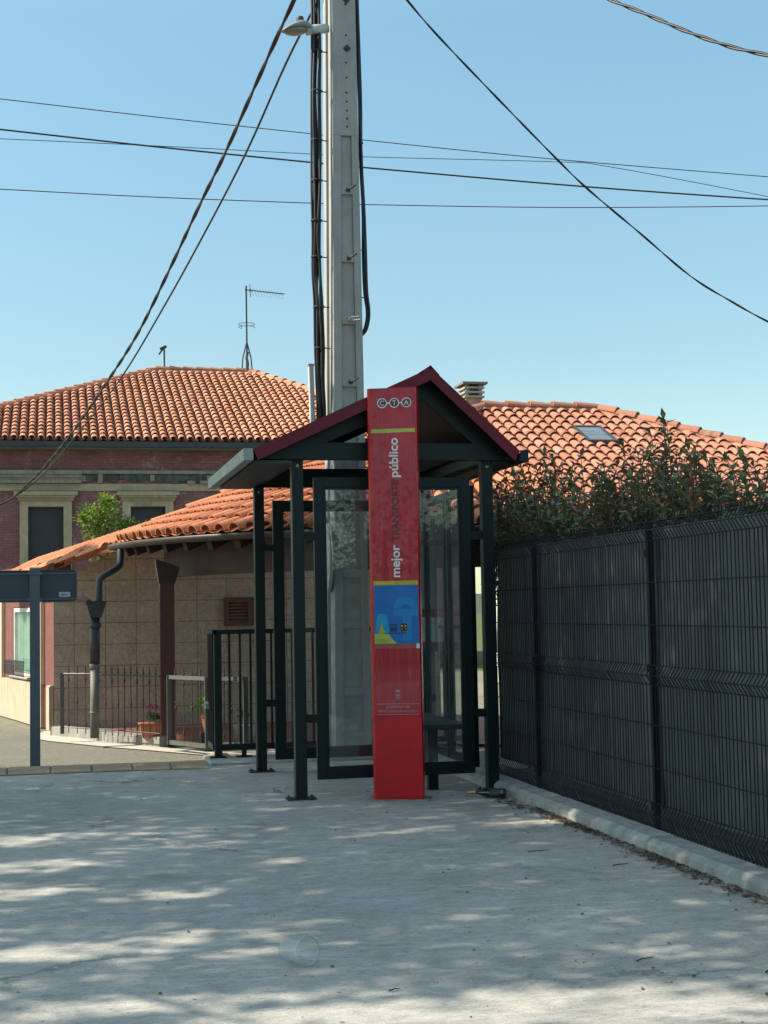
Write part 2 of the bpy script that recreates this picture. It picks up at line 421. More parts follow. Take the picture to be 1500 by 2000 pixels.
def gutter(x, sgn):
    m_ = MB(); x0, x1 = (x, x+sgn*.075)
    xa, xb = min(x0,x1), max(x0,x1)
    t = .006; zb, zt = 2.872, 2.972
    m_.box(x0-.003, x0+.003, YF+.01, YB, zb, zt)          # outer face
    m_.box(xa, xb, YF+.014, YB-.004, zb-.003, zb+.003)
    m_.box(x1-.003, x1+.003, YF+.012, YB-.002, zb, zt-.03)
    m_.box(xa+.002, xb-.002, YF+.006, YF+.012, zb, zt-.002)
    m_.box(xa+.002, xb-.002, YB-.008, YB-.002, zb, zt-.002)
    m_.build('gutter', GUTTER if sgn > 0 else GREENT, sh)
gutter(1.575, 1); gutter(4.075, -1)
# eave soffits under the rafters feet and side beams
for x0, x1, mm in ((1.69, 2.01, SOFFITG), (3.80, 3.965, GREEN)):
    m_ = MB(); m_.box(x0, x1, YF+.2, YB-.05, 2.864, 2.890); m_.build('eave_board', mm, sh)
for x in (SX0, SX1):
    m_ = MB(); m_.box(x-.04, x+.04, 12.46, 14.60, 2.893, 2.98); m_.build('side_beam', GREEN, sh)
m_ = MB(); m_.box(1.86, 3.95, 14.70, 14.78, 2.862, 2.99); m_.build('rear_beam', GREEN, sh)
m_ = MB(); m_.add([(AP+.25,12.45,3.02),(3.70,12.45,3.0),(3.70,14.6,3.0),(AP+.25,14.6,3.02)], [(0,1,2,3)])
build_each(m_, 'ceiling_sheet', SOFFITG, sh)
def frame(x0, x1, y, z0, z1, b, axis='x'):
    """glazed frame in the plane y=const (axis x) or x=const (axis y)"""
    m_ = MB(); p = MB(); i = MB(); d0, d1 = -.025, .025
    def bx(mm, a0, a1, c0, c1, e0, e1):
        if axis == 'x': mm.box(a0, a1, y+e0, y+e1, c0, c1)
        else: mm.box(y+e0, y+e1, a0, a1, c0, c1)
    bx(m_, x0, x0+b, z0, z1, d0, d1); bx(m_, x1-b, x1, z0, z1, d0, d1)
    bx(m_, x0+b, x1-b, z0, z0+b, d0, d1); bx(m_, x0+b, x1-b, z1-b, z1, d0, d1)
    q = .022
    bx(i, x0+b, x0+b+q, z0+b, z1-b, -.016, .016); bx(i, x1-b-q, x1-b, z0+b, z1-b, -.016, .016)
    bx(i, x0+b+q, x1-b-q, z0+b, z0+b+q, -.016, .016); bx(i, x0+b+q, x1-b-q, z1-b-q, z1-b, -.016, .016)
    bx(p, x0+b+.004, x1-b-.004, z0+b+.004, z1-b-.004, -.004, .004)
    f = m_.build('panel_frame', GREEN, sh, bevel=.003)
    i.build('glazing_bead', GREENT, f); p.build('pane', GLASS, f)
    return f
frame(2.203, 3.602, 12.40, .16, 2.75, .085)
frame(2.18, 3.62, 14.65, .115, 2.72, .09)
frame(12.82, 13.66, 3.745, .16, 2.72, .06, 'y'); frame(13.72, 14.52, 3.745, .16, 2.72, .06, 'y')
st = MB()
for y, xs in ((12.40, ((SX0+.05, 2.203), (3.602, SX1-.045))), (14.65, ((SX0+.03, 2.18), (3.62, SX1-.03)))):
    for a, b in xs:
        for z in (.68, 2.24): st.box(a, b, y-.02, y+.02, z-.035, z+.035)
build_each(st, 'bracket', GREEN, sh)
# bench
bm_ = MB(); bm_.box(3.18, 3.60, 12.58, 14.4, .525, .575); seat = bm_.build('bench_seat', GREENT, sh, bevel=.008)
for y in (12.62, 14.3):
    l = MB(); l.box(3.24, 3.33, y, y+.07, .0, .525); l.build('bench_leg', GREEN, sh)
# timetable board on the rear panel
tb = MB(); tb.box(3.22, 3.86, 14.53, 14.575, 1.16, 2.56); board = tb.build('timetable_board', mat('board_frame', (.10,.12,.12), (.08,.095,.095), .4), sh, bevel=.004)
q = MB()
q.box(3.25, 3.83, 14.526, 14.53, 1.25, 2.53); q.build('poster_sheet', mat('grey_poster', (.30,.33,.32), (.2,.23,.225), .35, scale=5), board)
q = MB(); q.box(3.251, 3.829, 14.522, 14.526, 1.515, 1.595); q.box(3.251, 3.829, 14.522, 14.526, 2.24, 2.30); build_each(q, 'red_band', mat('red_band', (.3,.035,.04), (.22,.03,.035), .4), board)
q = MB(); q.box(3.50, 3.66, 14.5225, 14.526, 1.26, 1.505); q.box(3.67, 3.82, 14.5225, 14.526, 1.27, 1.505); build_each(q, 'white_notice', WHITEP, board)
q = MB()
for k in range(7): q.box(3.685, 3.81, 14.52, 14.5222, 1.30+k*.028, 1.307+k*.028)
q.build('notice_line', mat('grey_print', (.15,.16,.17), None, .5), board)

# ------------------------------------------------------------------ information totem
tU, tN, tO = V((.937,-.349,0)).normalized(), V((-.349,-.937,0)).normalized(), V((2.62,12.089,0))
to = thing('information_totem', 'tall red public transport totem with white lettering in front of the bus shelter', 'totem', tuple(tO+tU*.21))
def m_totem():
    t = NT('red_totem_film'); c = t.ramp(t.noise(1.4, 4), [(.3, (.36,.004,.022)), (.7, (.43,.006,.028))])
    t.color(c); t.set(rough=.3, spec=.3, coat=.5, coatr=.02)
    sx_ = t.noise(30, 4, .7, stretch=(1,1,.12), dist=.3)
    c = t.mix(t.ramp(sx_, [(.62, 0.), (.72, .22)]), c, (.55,.32,.33))
    c = t.mix(t.ramp(t.noise(4, 6, .75, stretch=(1,1,.5)), [(.45, 0.), (.8, .45)]), c, (.20,.02,.025)); t.color(c)
    h = t.noise(2.0, 4, .6, stretch=(3.2,3.2,.22), dist=.5); t.bump(h, .55, .05); return t.m
RED = mat('red_paint', (.56,.006,.013), (.40,.008,.014), .35, scale=4, coat=.15, spec=.3, lo=.3, hi=.6, detail=8)
FILM = m_totem()
W_, D_, r_ = .427, .17, .035
sec = []
for cx_, cy_, a0 in ((r_, -r_, PI/2), (r_, -D_+r_, PI), (W_-r_, -D_+r_, 1.5*PI), (W_-r_, -r_, 0)):
    for k in range(5):
        a = a0 + k*PI/8; sec.append((cx_+r_*math.cos(a), cy_+r_*math.sin(a)))
m_ = MB(); m_.prism(sec, tO+V((0,0,.012)), tU, tN, V((0,0,1)), 3.47); m_.build('casing', RED, to)
def tq(mb, u0, u1, z0, z1, d0, d1, mi=0):
    c = tO+tU*((u0+u1)/2)+tN*((d0+d1)/2)+V((0,0,(z0+z1)/2))
    mb.obox(c, tU, tN, (0,0,1), (u1-u0)/2, (d1-d0)/2, (z1-z0)/2, mi)
m_ = MB(); tq(m_, .030, .421, .712, 3.478, -.001, .006); m_.build('front_panel', FILM, to, bevel=.002)
m_ = MB(); tq(m_, .024, .424, .02, .703, -.001, .004); m_.build('lower_panel', RED, to, bevel=.002)
m_ = MB(); tq(m_, -.05, .475, 0, .012, -D_-.04, .045); m_.build('base_plate', LOWW, to)
YEL = mat('yellow_film', (.52,.40,.05), (.44,.34,.04), .3, coat=.15, spec=.3); LIME = mat('lime_film', (.42,.48,.08), (.36,.42,.06), .3, coat=.15, spec=.3)
BLUE = mat('blue_film', (.003,.15,.46), (.003,.12,.40), .3, scale=2.5, coat=.15, spec=.3); BLUE2 = mat('light_blue_film', (.01,.32,.62), None, .3, scale=2, coat=.15, spec=.3)
BLUE3 = mat('mid_blue_film', (.006,.235,.55), None, .3, scale=2, coat=.15, spec=.3)
GRN = mat('green_film', (.28,.42,.04), None, .3, coat=.4); INK = mat('dark_ink', (.012,.014,.02), None, .4); ROSE = mat('rose_film', (.36,.06,.06), None, .3, coat=.4)
m_ = MB(); tq(m_, .040, .413, 3.098, 3.130, .006, .0075); m_.build('lime_stripe', LIME, to)
m_ = MB(); tq(m_, .036, .414, 1.308, 1.802, .006, .0075); poster = m_.build('poster', BLUE, to)
m_ = MB(); tq(m_, .036, .414, 1.803, 1.838, .006, .0078); m_.build('yellow_stripe', YEL, to)
m_ = MB(); tq(m_, .036, .39, 1.270, 1.307, .006, .0075); m_.build('rose_stripe', ROSE, to)
m_ = MB(); tq(m_, .391, .418, 1.268, 1.309, .006, .008); m_.build('white_square', WHITEP, to)
def tp(mb, poly, d, h=.0015): mb.prism(poly, tO+tN*d, tU, V((0,0,1)), tN, h)
# pale A, pale C/T shapes, yellow wedge, green field
m_ = MB(); tp(m_, [(.040,1.385),(.075,1.385),(.100,1.485),(.125,1.385),(.165,1.385),(.146,1.56),(.064,1.56)], .0076); m_.build('pale_letter_shape', BLUE2, poster)
m_ = MB(); arc = []
for k in range(17):
    a = math.radians(10+k*160/16); arc.append((.305+.108*math.cos(a), 1.59+.115*math.sin(a)))
inn = [(.305+(x-.305)*.45, 1.59+(z-1.59)*.42) for x, z in reversed(arc)]
tp(m_, arc+inn, .0076); m_.build('pale_arc', BLUE3, poster)
m_ = MB(); tp(m_, [(.20,1.60),(.412,1.60),(.412,1.54),(.355,1.54),(.355,1.335),(.28,1.335),(.28,1.54),(.20,1.54)], .0092, .001); m_.build('pale_letter_shape', BLUE3, poster)
m_ = MB(); tp(m_, [(.072,1.395),(.13,1.395),(.10,1.485)], .0092); m_.build('yellow_wedge', YEL, poster)
m_ = MB(); tp(m_, [(.038,1.31),(.235,1.31),(.21,1.325),(.18,1.36),(.165,1.385),(.15,1.393),(.038,1.393)], .0106); m_.build('lime_field', LIME, poster)
m_ = MB(); tp(m_, [(.05,1.315),(.155,1.315),(.145,1.35),(.05,1.35)], .0122); m_.build('green_field', GRN, poster)
m_ = MB()   # bus and train pictograms
tp(m_, [(.172,1.466),(.226,1.466),(.226,1.473),(.172,1.473)], .0106); tp(m_, [(.172,1.418),(.226,1.418),(.226,1.446),(.172,1.446)], .0106)
tp(m_, [(.172,1.446),(.178,1.446),(.178,1.466),(.172,1.466)], .0106); tp(m_, [(.220,1.446),(.226,1.446),(.226,1.466),(.220,1.466)], .0106)
tp(m_, [(.177,1.406),(.189,1.406),(.189,1.418),(.177,1.418)], .0106); tp(m_, [(.209,1.406),(.221,1.406),(.221,1.418),(.209,1.418)], .0106)
m_.build('bus_pictogram', INK, poster)
m_ = MB(); tp(m_, [(.262,1.414),(.31,1.414),(.316,1.42),(.316,1.472),(.306,1.48),(.266,1.48),(.256,1.472),(.256,1.42)], .0106)
tp(m_, [(.266,1.404),(.306,1.404),(.306,1.408),(.266,1.408)], .0106); m_.build('train_pictogram', INK, poster)
m_ = MB()
for cx_, cz_, rr in ((.271,1.458,.008),(.301,1.458,.008),(.268,1.432,.005),(.304,1.432,.005)):
    m_.ring(tO+tU*cx_+tN*.0122+V((0,0,cz_)), tU, (0,0,1), tN, 0.0005, rr, .001, 12)
build_each(m_, 'train_lamp', YEL, poster)
m_ = MB(); tp(m_, [(.12,1.394),(.31,1.394),(.31,1.398),(.12,1.398)], .0124, .001); m_.build('thin_line', INK, poster)
# CTA roundels
m_ = MB(); m2 = MB()
for k, uu in enumerate((.136, .240, .344)):
    c = tO+tU*uu+tN*.0063+V((0,0,3.352)); m_.ring(c, tU, (0,0,1), tN, .0345, .0425, .0018)
    m2.ring(c, tU, (0,0,1), tN, .0005, .034, .0010)
for a, b in ((.182,.194),(.286,.298)): tq(m_, a-.004, b+.004, 3.347, 3.357, .0063, .0079)
build_each(m_, 'roundel', WHITEP, to); build_each(m2, 'roundel_disc', mat('roundel_grey', (.12,.03,.045), None, .3), to)
for ch, uu in (('C',.136),('T',.240),('A',.344)):
    text_mesh('lettering', ch, .058, tO+tU*uu+tN*.0085+V((0,0,3.332)), tU, V((0,0,1)), tN, WHITEP, to, .006, 'CENTER')
def vtext(txt, z0, z1, cap, m, bold):
    o = text_mesh('lettering', txt, cap, tO+tU*.262+tN*.007+V((0,0,z0)), Zv, -tU, tN, m, to, bold)
    xs = [v.co.z for v in o.data.vertices]; L = max(xs)-min(xs)      # fit the word to its height on the totem
    k = (z1-z0)/L; mn = min(xs)
    for v in o.data.vertices: v.co.z = z0-to.location.z+(v.co.z-mn)*k
vtext('mejor', 1.868, 2.142, .108, WHITEP, .02); vtext('p\u00fablico', 2.716, 3.052, .108, WHITEP, .02)
vtext('TRANSPORTE', 2.175, 2.690, .086, mat('dark_plum_print', (.035,.010,.014), None, .4), .006)
DUST = mat('faded_print', (.5,.28,.29), None, .5)
m_ = MB()
for z in (.806, .716): tq(m_, .045, .405, z-.002, z+.002, .006, .0072)
build_each(m_, 'rule_line', DUST, to)
text_mesh('lettering', 'GOBIERNO DEL', .030, tO+tU*.226+tN*.0065+V((0,0,.770)), tU, Zv, tN, DUST, to, 0, 'CENTER')
text_mesh('lettering', 'PRINCIPADO DE ASTURIAS', .0275, tO+tU*.226+tN*.0065+V((0,0,.737)), tU, Zv, tN, DUST, to, 0, 'CENTER')
m_ = MB()   # small crest: crown over a shield with a cross
tp(m_, [(.207,.845),(.211,.845),(.211,.90),(.207,.90)], .006, .0014); tp(m_, [(.241,.845),(.245,.845),(.245,.90),(.241,.90)], .006, .0014)
tp(m_, [(.211,.845),(.241,.845),(.241,.849),(.211,.849)], .006, .0014); tp(m_, [(.223,.852),(.229,.852),(.229,.896),(.223,.896)], .006, .0014)
tp(m_, [(.212,.872),(.240,.872),(.240,.879),(.212,.879)], .0061, .0014); tp(m_, [(.209,.903),(.243,.903),(.246,.925),(.236,.915),(.226,.928),(.216,.915),(.206,.925)], .006, .0014)
m_.build('crest', DUST, to)

# ------------------------------------------------------------------ utility pole
po = thing('utility_pole', 'tall tapered grey concrete utility pole standing behind the bus shelter', 'utility pole', (3.13,15.58,0))
XL = lambda z: 2.935+.0110*z; XR = lambda z: 3.335-.0053*z
PH = 10.2
def slab(mb, fx0, fx1, y0, y1, z0, z1):
    mb.hexa([(fx0(z0),y0,z0),(fx1(z0),y0,z0),(fx1(z0),y1,z0),(fx0(z0),y1,z0),(fx0(z1),y0,z1),(fx1(z1),y0,z1),(fx1(z1),y1,z1),(fx0(z1),y1,z1)])
m_ = MB()
ST = .095
slab(m_, XL, lambda z: XL(z)+ST, 15.40, 15.64, .0, 6.80); slab(m_, lambda z: XR(z)-.078, XR, 15.40, 15.64, .0, 6.80)
slab(m_, lambda z: XL(z)+ST, lambda z: XR(z)-.078, 15.432, 15.638, .0, 6.80)
ledges = [6.80, 6.142, 5.39, 4.705, 4.02, 3.33, 2.64, 1.95, 1.40, .68]
for z in ledges[1:]:
    slab(m_, lambda q: XL(q)+ST, lambda q: XR(q)-.078, 15.402, 15.431, z+.0, z+.085)
slab(m_, lambda z: XL(z)+ST, lambda z: XR(z)-.078, 15.402, 15.431, .0, .3)
slab(m_, XL, XR, 15.40, 15.64, 6.80, PH)
slab(m_, lambda z: XL(z)+.07, lambda z: XR(z)-.07, 15.64, 15.80, 0, PH)
slab(m_, XL, XR, 15.80, 15.96, 0, PH)
m_.build('shaft', POLEM, po, bevel=.006)
m_ = MB()
for z in (8.28, 7.93, 7.62, 7.45, 7.28, 7.08, 6.99, 6.90, 7.18):
    xc = (XL(z)+XR(z))/2+.02; m_.lathe([(0,.002),(.011,.002),(.012,0)], (xc,15.4,z), 8, axis=(0,-1,0))
build_each(m_, 'bolt_hole', mat('hole_black', (.01,.01,.01), None, .9), po)
for i, z in enumerate((8.33, 7.78, 6.19, 5.43, 4.755, 4.07)):
    xc = (XL(z)+XR(z))/2+.03; b = MB()
    if i in (0, 1): b.obox((xc,15.395,z), (.7,0,.7), (0,1,0), (-.7,0,.7), .03, .008, .03)
    elif i == 4: b.tube([(xc,15.4,z),(xc-.01,15.3,z+.01),(xc+.06,15.27,z+.01),(xc+.10,15.33,z-.01),(xc+.03,15.37,z-.012)], .010, 6); b.box(xc-.03,xc+.02,15.37,15.4,z-.02,z+.03)
    else:
        b.tube([(xc-.02,15.4,z+.01),(xc+.01,15.31,z),(xc+.055,15.28,z+.03)], .010, 6); b.box(xc-.03,xc+.01,15.38,15.4,z-.018,z+.022)
    b.build('step_bolt', DSTEEL if i != 4 else STEEL, po)
# round plate seen edge-on on the left side
rp = thing('round_plate', 'pale round plate seen almost edge on, fixed to the left side of the concrete pole', 'sign', (2.93,15.6,2.25))
m_ = MB(); cc = V((2.925,15.6,2.17)); ax = V((-.998,.058,0)).normalized(); uu = ax.cross(Zv).normalized()
m_.lathe([(0,.012),(.36,.012),(.38,.0),(.36,-.012),(0,-.012)], cc, 36, axis=tuple(ax)); m_.build('disc', mat('pale_enamel', (.42,.45,.45), (.34,.37,.37), .5, scale=7), rp, smooth=False)
m_ = MB(); m_.ring(cc+ax*.013, uu, Zv, ax, .315, .372, .012, 36); m_.build('rim', PALEP, rp)
m_ = MB(); m_.box(2.86,2.96,15.62,15.68,2.15,2.25); m_.build('mount', STEEL, rp)
# cable bundles
def bundle(nm, label, pts, n, spread, r, clampz):
    t = thing(nm, label, 'cable', pts[0])
    random.seed(hash(label) % 1000 if False else len(label))
    for k in range(n):
        a = 2*PI*k/n; ox, oy = spread*math.cos(a)*random.uniform(.4,1), spread*math.sin(a)*random.uniform(.5,1)
        pp = []
        for i, p in enumerate(pts):
            pp.append(V(p)+V((ox+random.uniform(-.012,.012), oy+random.uniform(-.012,.012), 0)))
        m_ = MB(); m_.tube(catmull(pp, 5), r*random.uniform(.75,1.15), 6); m_.build('cable', BLACKC, t, smooth=True)
    c = MB()
    for (x, y, z) in clampz:
        c.ring((x,y,z), (1,0,0), (0,1,0), Zv, spread*.98+.004, spread*1.08+.008, .014, 14); c.bar((x+spread,y,z+.007),(x+.12 if x < 3.1 else x-.07,y+.02,z+.007), .005, .005)
    build_each(c, 'clamp', DSTEEL, t, 2)
    return t
lx = [(2.835,15.48,8.95),(2.865,15.48,8.45),(2.862,15.48,7.9),(2.85,15.48,7.3),(2.845,15.48,6.7),(2.835,15.48,6.2),(2.828,15.48,5.7),(2.83,15.5,5.3),(2.845,15.5,4.95),(2.855,15.52,4.5),(2.86,15.55,4.1),(2.88,15.62,3.75),(2.92,15.9,3.5)]
bundle('cable_bundle', 'thick bundle of black cables clamped down the left side of the concrete pole', lx, 10, .052, .0145, [(2.863,15.48,7.75),(2.853,15.48,7.3),(2.846,15.48,6.75),(2.838,15.48,6.3),(2.831,15.48,5.85),(2.829,15.49,5.45),(2.847,15.5,4.9),(2.855,15.52,4.45)])
rx_ = [(3.315,15.5,8.95),(3.330,15.5,8.4),(3.335,15.5,7.8),(3.345,15.5,7.2),(3.348,15.5,6.6),(3.352,15.5,6.0),(3.366,15.5,5.5),(3.375,15.5,5.1),(3.39,15.5,4.85),(3.375,15.52,4.68),(3.33,15.6,4.62)]
bundle('cable_bundle', 'slim black cable run down the right side of the concrete pole', rx_, 3, .018, .0155, [(3.342,15.5,7.45),(3.348,15.5,6.75),(3.366,15.5,5.55),(3.378,15.5,5.02)])
# grey cable guard
cg = thing('cable_guard', 'narrow grey cable cover strapped beside the concrete pole above the shelter roof', 'cable cover', (2.79,15.75,3.3))
m_ = MB(); m_.hexa([(2.785,15.72,3.35),(2.835,15.72,3.35),(2.835,15.8,3.35),(2.785,15.8,3.35),(2.765,15.72,4.30),(2.82,15.72,4.30),(2.82,15.8,4.30),(2.765,15.8,4.30)]); m_.build('channel', PALEP, cg, bevel=.006)
m_ = MB(); m_.box(2.76,2.826,15.715,15.805,4.295,4.315); m_.build('end_cap', GUTTER, cg)
m_ = MB(); m_.box(2.78,2.97,15.74,15.75,3.6,3.63); m_.build('strap', STEEL, cg)
# street lamp
lp = thing('street_lamp', 'grey street lamp head on a short arm high on the concrete pole', 'street lamp', (2.95,15.5,7.98))
m_ = MB(); m_.tube([(2.985,15.47,8.02),(2.85,15.44,7.99),(2.74,15.42,7.955)], .052, 14); m_.build('arm', PALEP, lp, smooth=True)
m_ = MB(); m_.tube([(2.80,15.43,7.975),(2.785,15.43,7.97)], .058, 14); m_.build('collar', GUTTER, lp)
def loft(mb, secs, n=16):
    vs_ = []; fs = []
    for (x, y, z, ry, rzt, rzb) in secs:
        for k in range(n):
            a = 2*PI*k/n; s_ = math.sin(a)
            vs_.append((x, y+ry*math.cos(a), z+(rzt if s_ > 0 else rzb)*s_))
    for i in range(len(secs)-1):
        for k in range(n): fs.append((i*n+k, i*n+(k+1)%n, (i+1)*n+(k+1)%n, (i+1)*n+k))
    fs.append(tuple(range(n))); fs.append(tuple((len(secs)-1)*n+k for k in range(n-1,-1,-1)))
    mb.add(vs_, fs)
m_ = MB(); loft(m_, [(2.79,15.42,7.985,.05,.045,.03),(2.75,15.42,7.998,.08,.065,.032),(2.68,15.41,7.992,.105,.07,.03),(2.60,15.40,7.970,.108,.058,.028),(2.53,15.39,7.943,.085,.036,.02),(2.47,15.38,7.917,.045,.018,.012),(2.452,15.38,7.91,.01,.006,.006)]); m_.build('housing', mat('lamp_housing', (.27,.29,.27), (.21,.23,.215), .4), lp, smooth=True)
m_ = MB(); loft(m_, [(2.73,15.41,7.955,.06,.02,.022),(2.68,15.41,7.955,.085,.02,.052),(2.60,15.40,7.94,.09,.02,.056),(2.53,15.39,7.92,.06,.02,.034),(2.485,15.385,7.912,.03,.01,.012)]); m_.build('lens', mat('lamp_lens', (.26,.24,.21), (.18,.17,.155), .2, spec=.6), lp, smooth=True)
m_ = MB(); m_.lathe([(.042,.0),(.042,.03),(.036,.05),(0,.056)], (2.67,15.41,8.052), 16); m_.build('photocell', DSTEEL, lp, smooth=False)
m_ = MB(); m_.box(2.815,2.825,15.42,15.43,7.90,7.94); m_.box(2.795,2.805,15.42,15.43,7.905,7.94); build_each(m_, 'set_screw', DSTEEL, lp)

# ------------------------------------------------------------------ overhead cables
def cable(label, pts, r, twist=0., n=5, strands=2, pitch=.7):
    P = catmull(pts, n)
    mb = MB()
    if twist:
        Q = []; acc = 0
        dense = []
        for i in range(len(P)-1):
            L = (P[i+1]-P[i]).length; k = max(1, int(L/(pitch/8)))
            for j in range(k): dense.append(P[i].lerp(P[i+1], j/k))
        dense.append(P[-1])
        for s in range(strands):
            pp = []; acc = 0
            for i, p in enumerate(dense):
                if i: acc += (dense[i]-dense[i-1]).length
                d = (dense[min(i+1,len(dense)-1)]-dense[max(i-1,0)]).normalized()
                u = d.cross(Zv).normalized(); t = u.cross(d)
                a = 2*PI*acc/pitch + 2*PI*s/strands
                pp.append(p+(u*math.cos(a)+t*math.sin(a))*twist)
            mb.tube(pp, r, 5)
    else: mb.tube(P, r, 5)
    return tag(mb.build('overhead_cable', BLACKC, smooth=True), label, 'cable', 'cables strung across the sky')
cable('thick twisted black cable dropping past the lamp tip to the left facade', [(2.95,15.45,9.2),(2.82,16.11,8.84),(2.77,16.37,8.71),(2.67,16.92,8.52),(2.51,17.8,8.2),(2.27,19.12,7.72),(2.05,20.35,7.35),(1.74,22.02,6.78),(1.39,23.97,6.2),(.97,26.24,5.74),(.29,29.98,5.12),(-.47,34.16,4.66),(-1.3,38.73,4.47),(-2.38,39.3,4.40)], .017, .0125, 6, 2, 1.25)
cable('thinner straight black cable beside the twisted one, running down to the left facade', [(3.05,15.55,8.8),(3.04,15.67,8.67),(2.98,15.96,8.55),(2.78,17.03,8.22),(2.48,18.62,7.57),(2.13,20.49,6.99),(1.71,22.71,6.37),(1.17,25.61,5.69),(.48,29.26,5.14),(-.29,33.38,4.65),(-1.31,38.6,4.46),(-2.37,39.3,4.36)], .0150)
cable('long dark cable sagging diagonally down to the right edge of the sky', [(3.2,15.4,9.3),(3.73,15.5,8.65),(3.92,15.54,8.44),(4.26,15.62,8.12),(4.9,15.76,7.58),(5.82,15.98,6.84),(6.23,16.07,6.53),(6.93,16.23,6.08),(7.66,16.4,5.61),(8.26,16.53,5.34),(8.81,16.66,5.13),(9.61,16.84,4.88),(11,17.1,4.5)], .0075, .0065, 6, 2, 1.0)
cable('thick twisted black cable crossing the top right corner of the sky', [(3.3,15.4,9.3),(4.3,13.6,8.2),(4.81,12.65,7.47),(5.03,12.25,7.14),(5.21,11.92,6.89),(5.44,11.49,6.56),(5.64,11.13,6.31),(5.81,10.82,6.13),(6.03,10.41,5.9),(7.0,8.6,5.0)], .0125, .0085, 6, 2, .62)
cable('thin cable crossing the sky behind the pole, uppermost of four', [(-3.5,27,11.18),(-1.45,27,11.06),(-.91,27,11.04),(1.87,27,10.87),(4.88,27,10.71),(5.99,27,10.64),(9.73,27,10.47),(14.39,27,10.34),(17,27,10.27)], .0095)
cable('thickest of the four level cables crossing the sky behind the pole', [(-3.5,27,10.62),(-1.45,27,10.5),(-.91,27,10.47),(1.87,27,10.3),(4.89,27,10.15),(5.98,27,10.1),(10.47,27,9.94),(14.37,27,9.86),(17,27,9.82)], .0175)
cable('very thin level cable that dips below its neighbour on the right side of the sky', [(-3.5,27.2,10.34),(-1.45,27.2,10.34),(-.91,27.2,10.36),(1.87,27.2,10.38),(4.88,27.2,10.38),(5.98,27.2,10.38),(9.79,27.2,10.48),(10.92,27.2,10.45),(14.38,27.2,10.0),(17,27.2,9.6)], .0075)
cable('thin cable lowest of the four level lines crossing the sky behind the pole', [(-3.5,27,9.40),(-1.45,27,9.36),(-.91,27,9.36),(1.86,27,9.34),(4.86,27,9.36),(5.96,27,9.38),(9.92,27,9.5),(14.37,27,9.73),(17,27,9.92)], .0095)

# ------------------------------------------------------------------ black mesh fence
fe = thing('mesh_fence', 'black welded mesh fence backed with dark screening along the kerb', 'fence', (4.0,9,0.06))
zs = [2.165, 2.103, 2.035, 1.749, 1.458, 1.185, 1.118, 1.052, .779, .49, .25, .178, .095]
off = [0, -.042, 0, 0, 0, 0, -.042, 0, 0, 0, 0, -.042, 0]
posts = [1.9, 4.4, 6.92, 9.44, 11.92, 13.15]
for a, b in zip(posts[:-1], posts[1:]):
    m_ = MB(); n = int(round((b-a)/.05)); sag = random.uniform(-.004,.004)
    for k in range(1, n):
        y = a+(b-a)*k/n; j = random.uniform(-.003,.003)
        pts = [(4.0+j, y, 2.20)]
        for z, o_ in zip(zs, off): pts.append((4.0+j+o_, y, z+sag))
        pts.append((4.0+j, y, .065)); m_.tube(pts, .0042, 4, caps=False)
    for z, o_ in zip(zs, off): m_.tube([(4.0+o_-.006, a, z+sag), (4.0+o_-.006, b, z+sag)], .0042, 4)
    m_.build('mesh_panel', WIREB, fe)
for y in posts:
    m_ = MB(); m_.box(4.012, 4.05, y-.02, y+.02, .03, 2.19)
    p = m_.build('post', WIREB, fe)
    c = MB()
    for z in (1.93, 1.14, .2): c.box(3.975, 4.016, y-.028, y+.028, z, z+.05)
    build_each(c, 'clamp', DSTEEL, p)
def m_screen():
    t = NT('dark_screening'); c = t.ramp(t.noise(1.3, 5, .6, stretch=(1,1,.4), dist=.6), [(.3, (.050,.058,.066)), (.7, (.100,.112,.122))])
    t.color(c); t.set(rough=.7, spec=.3); t.bump(t.noise(2.2, 3, .5, stretch=(1,1.6,.6)), .35, .08); return t.m
SCR = m_screen()
for a, b in zip(posts[:-1], posts[1:]):
    m_ = MB(); ny, nz = 26, 10; vs_ = []
    for i in range(ny+1):
        for k in range(nz+1):
            y = a-.03+(b-a+.06)*i/ny; z = .20+1.93*k/nz
            edge = 0
            vs_.append((4.075+(.012 if i in (0,ny) else 0)+.010*math.sin(y*5+z*2)+.008*math.sin(z*4+a), y+edge, z))
    m_.add(vs_, [(i*(nz+1)+k, (i+1)*(nz+1)+k, (i+1)*(nz+1)+k+1, i*(nz+1)+k+1) for i in range(ny) for k in range(nz)])
    m_.build('screen', SCR, fe, smooth=True)

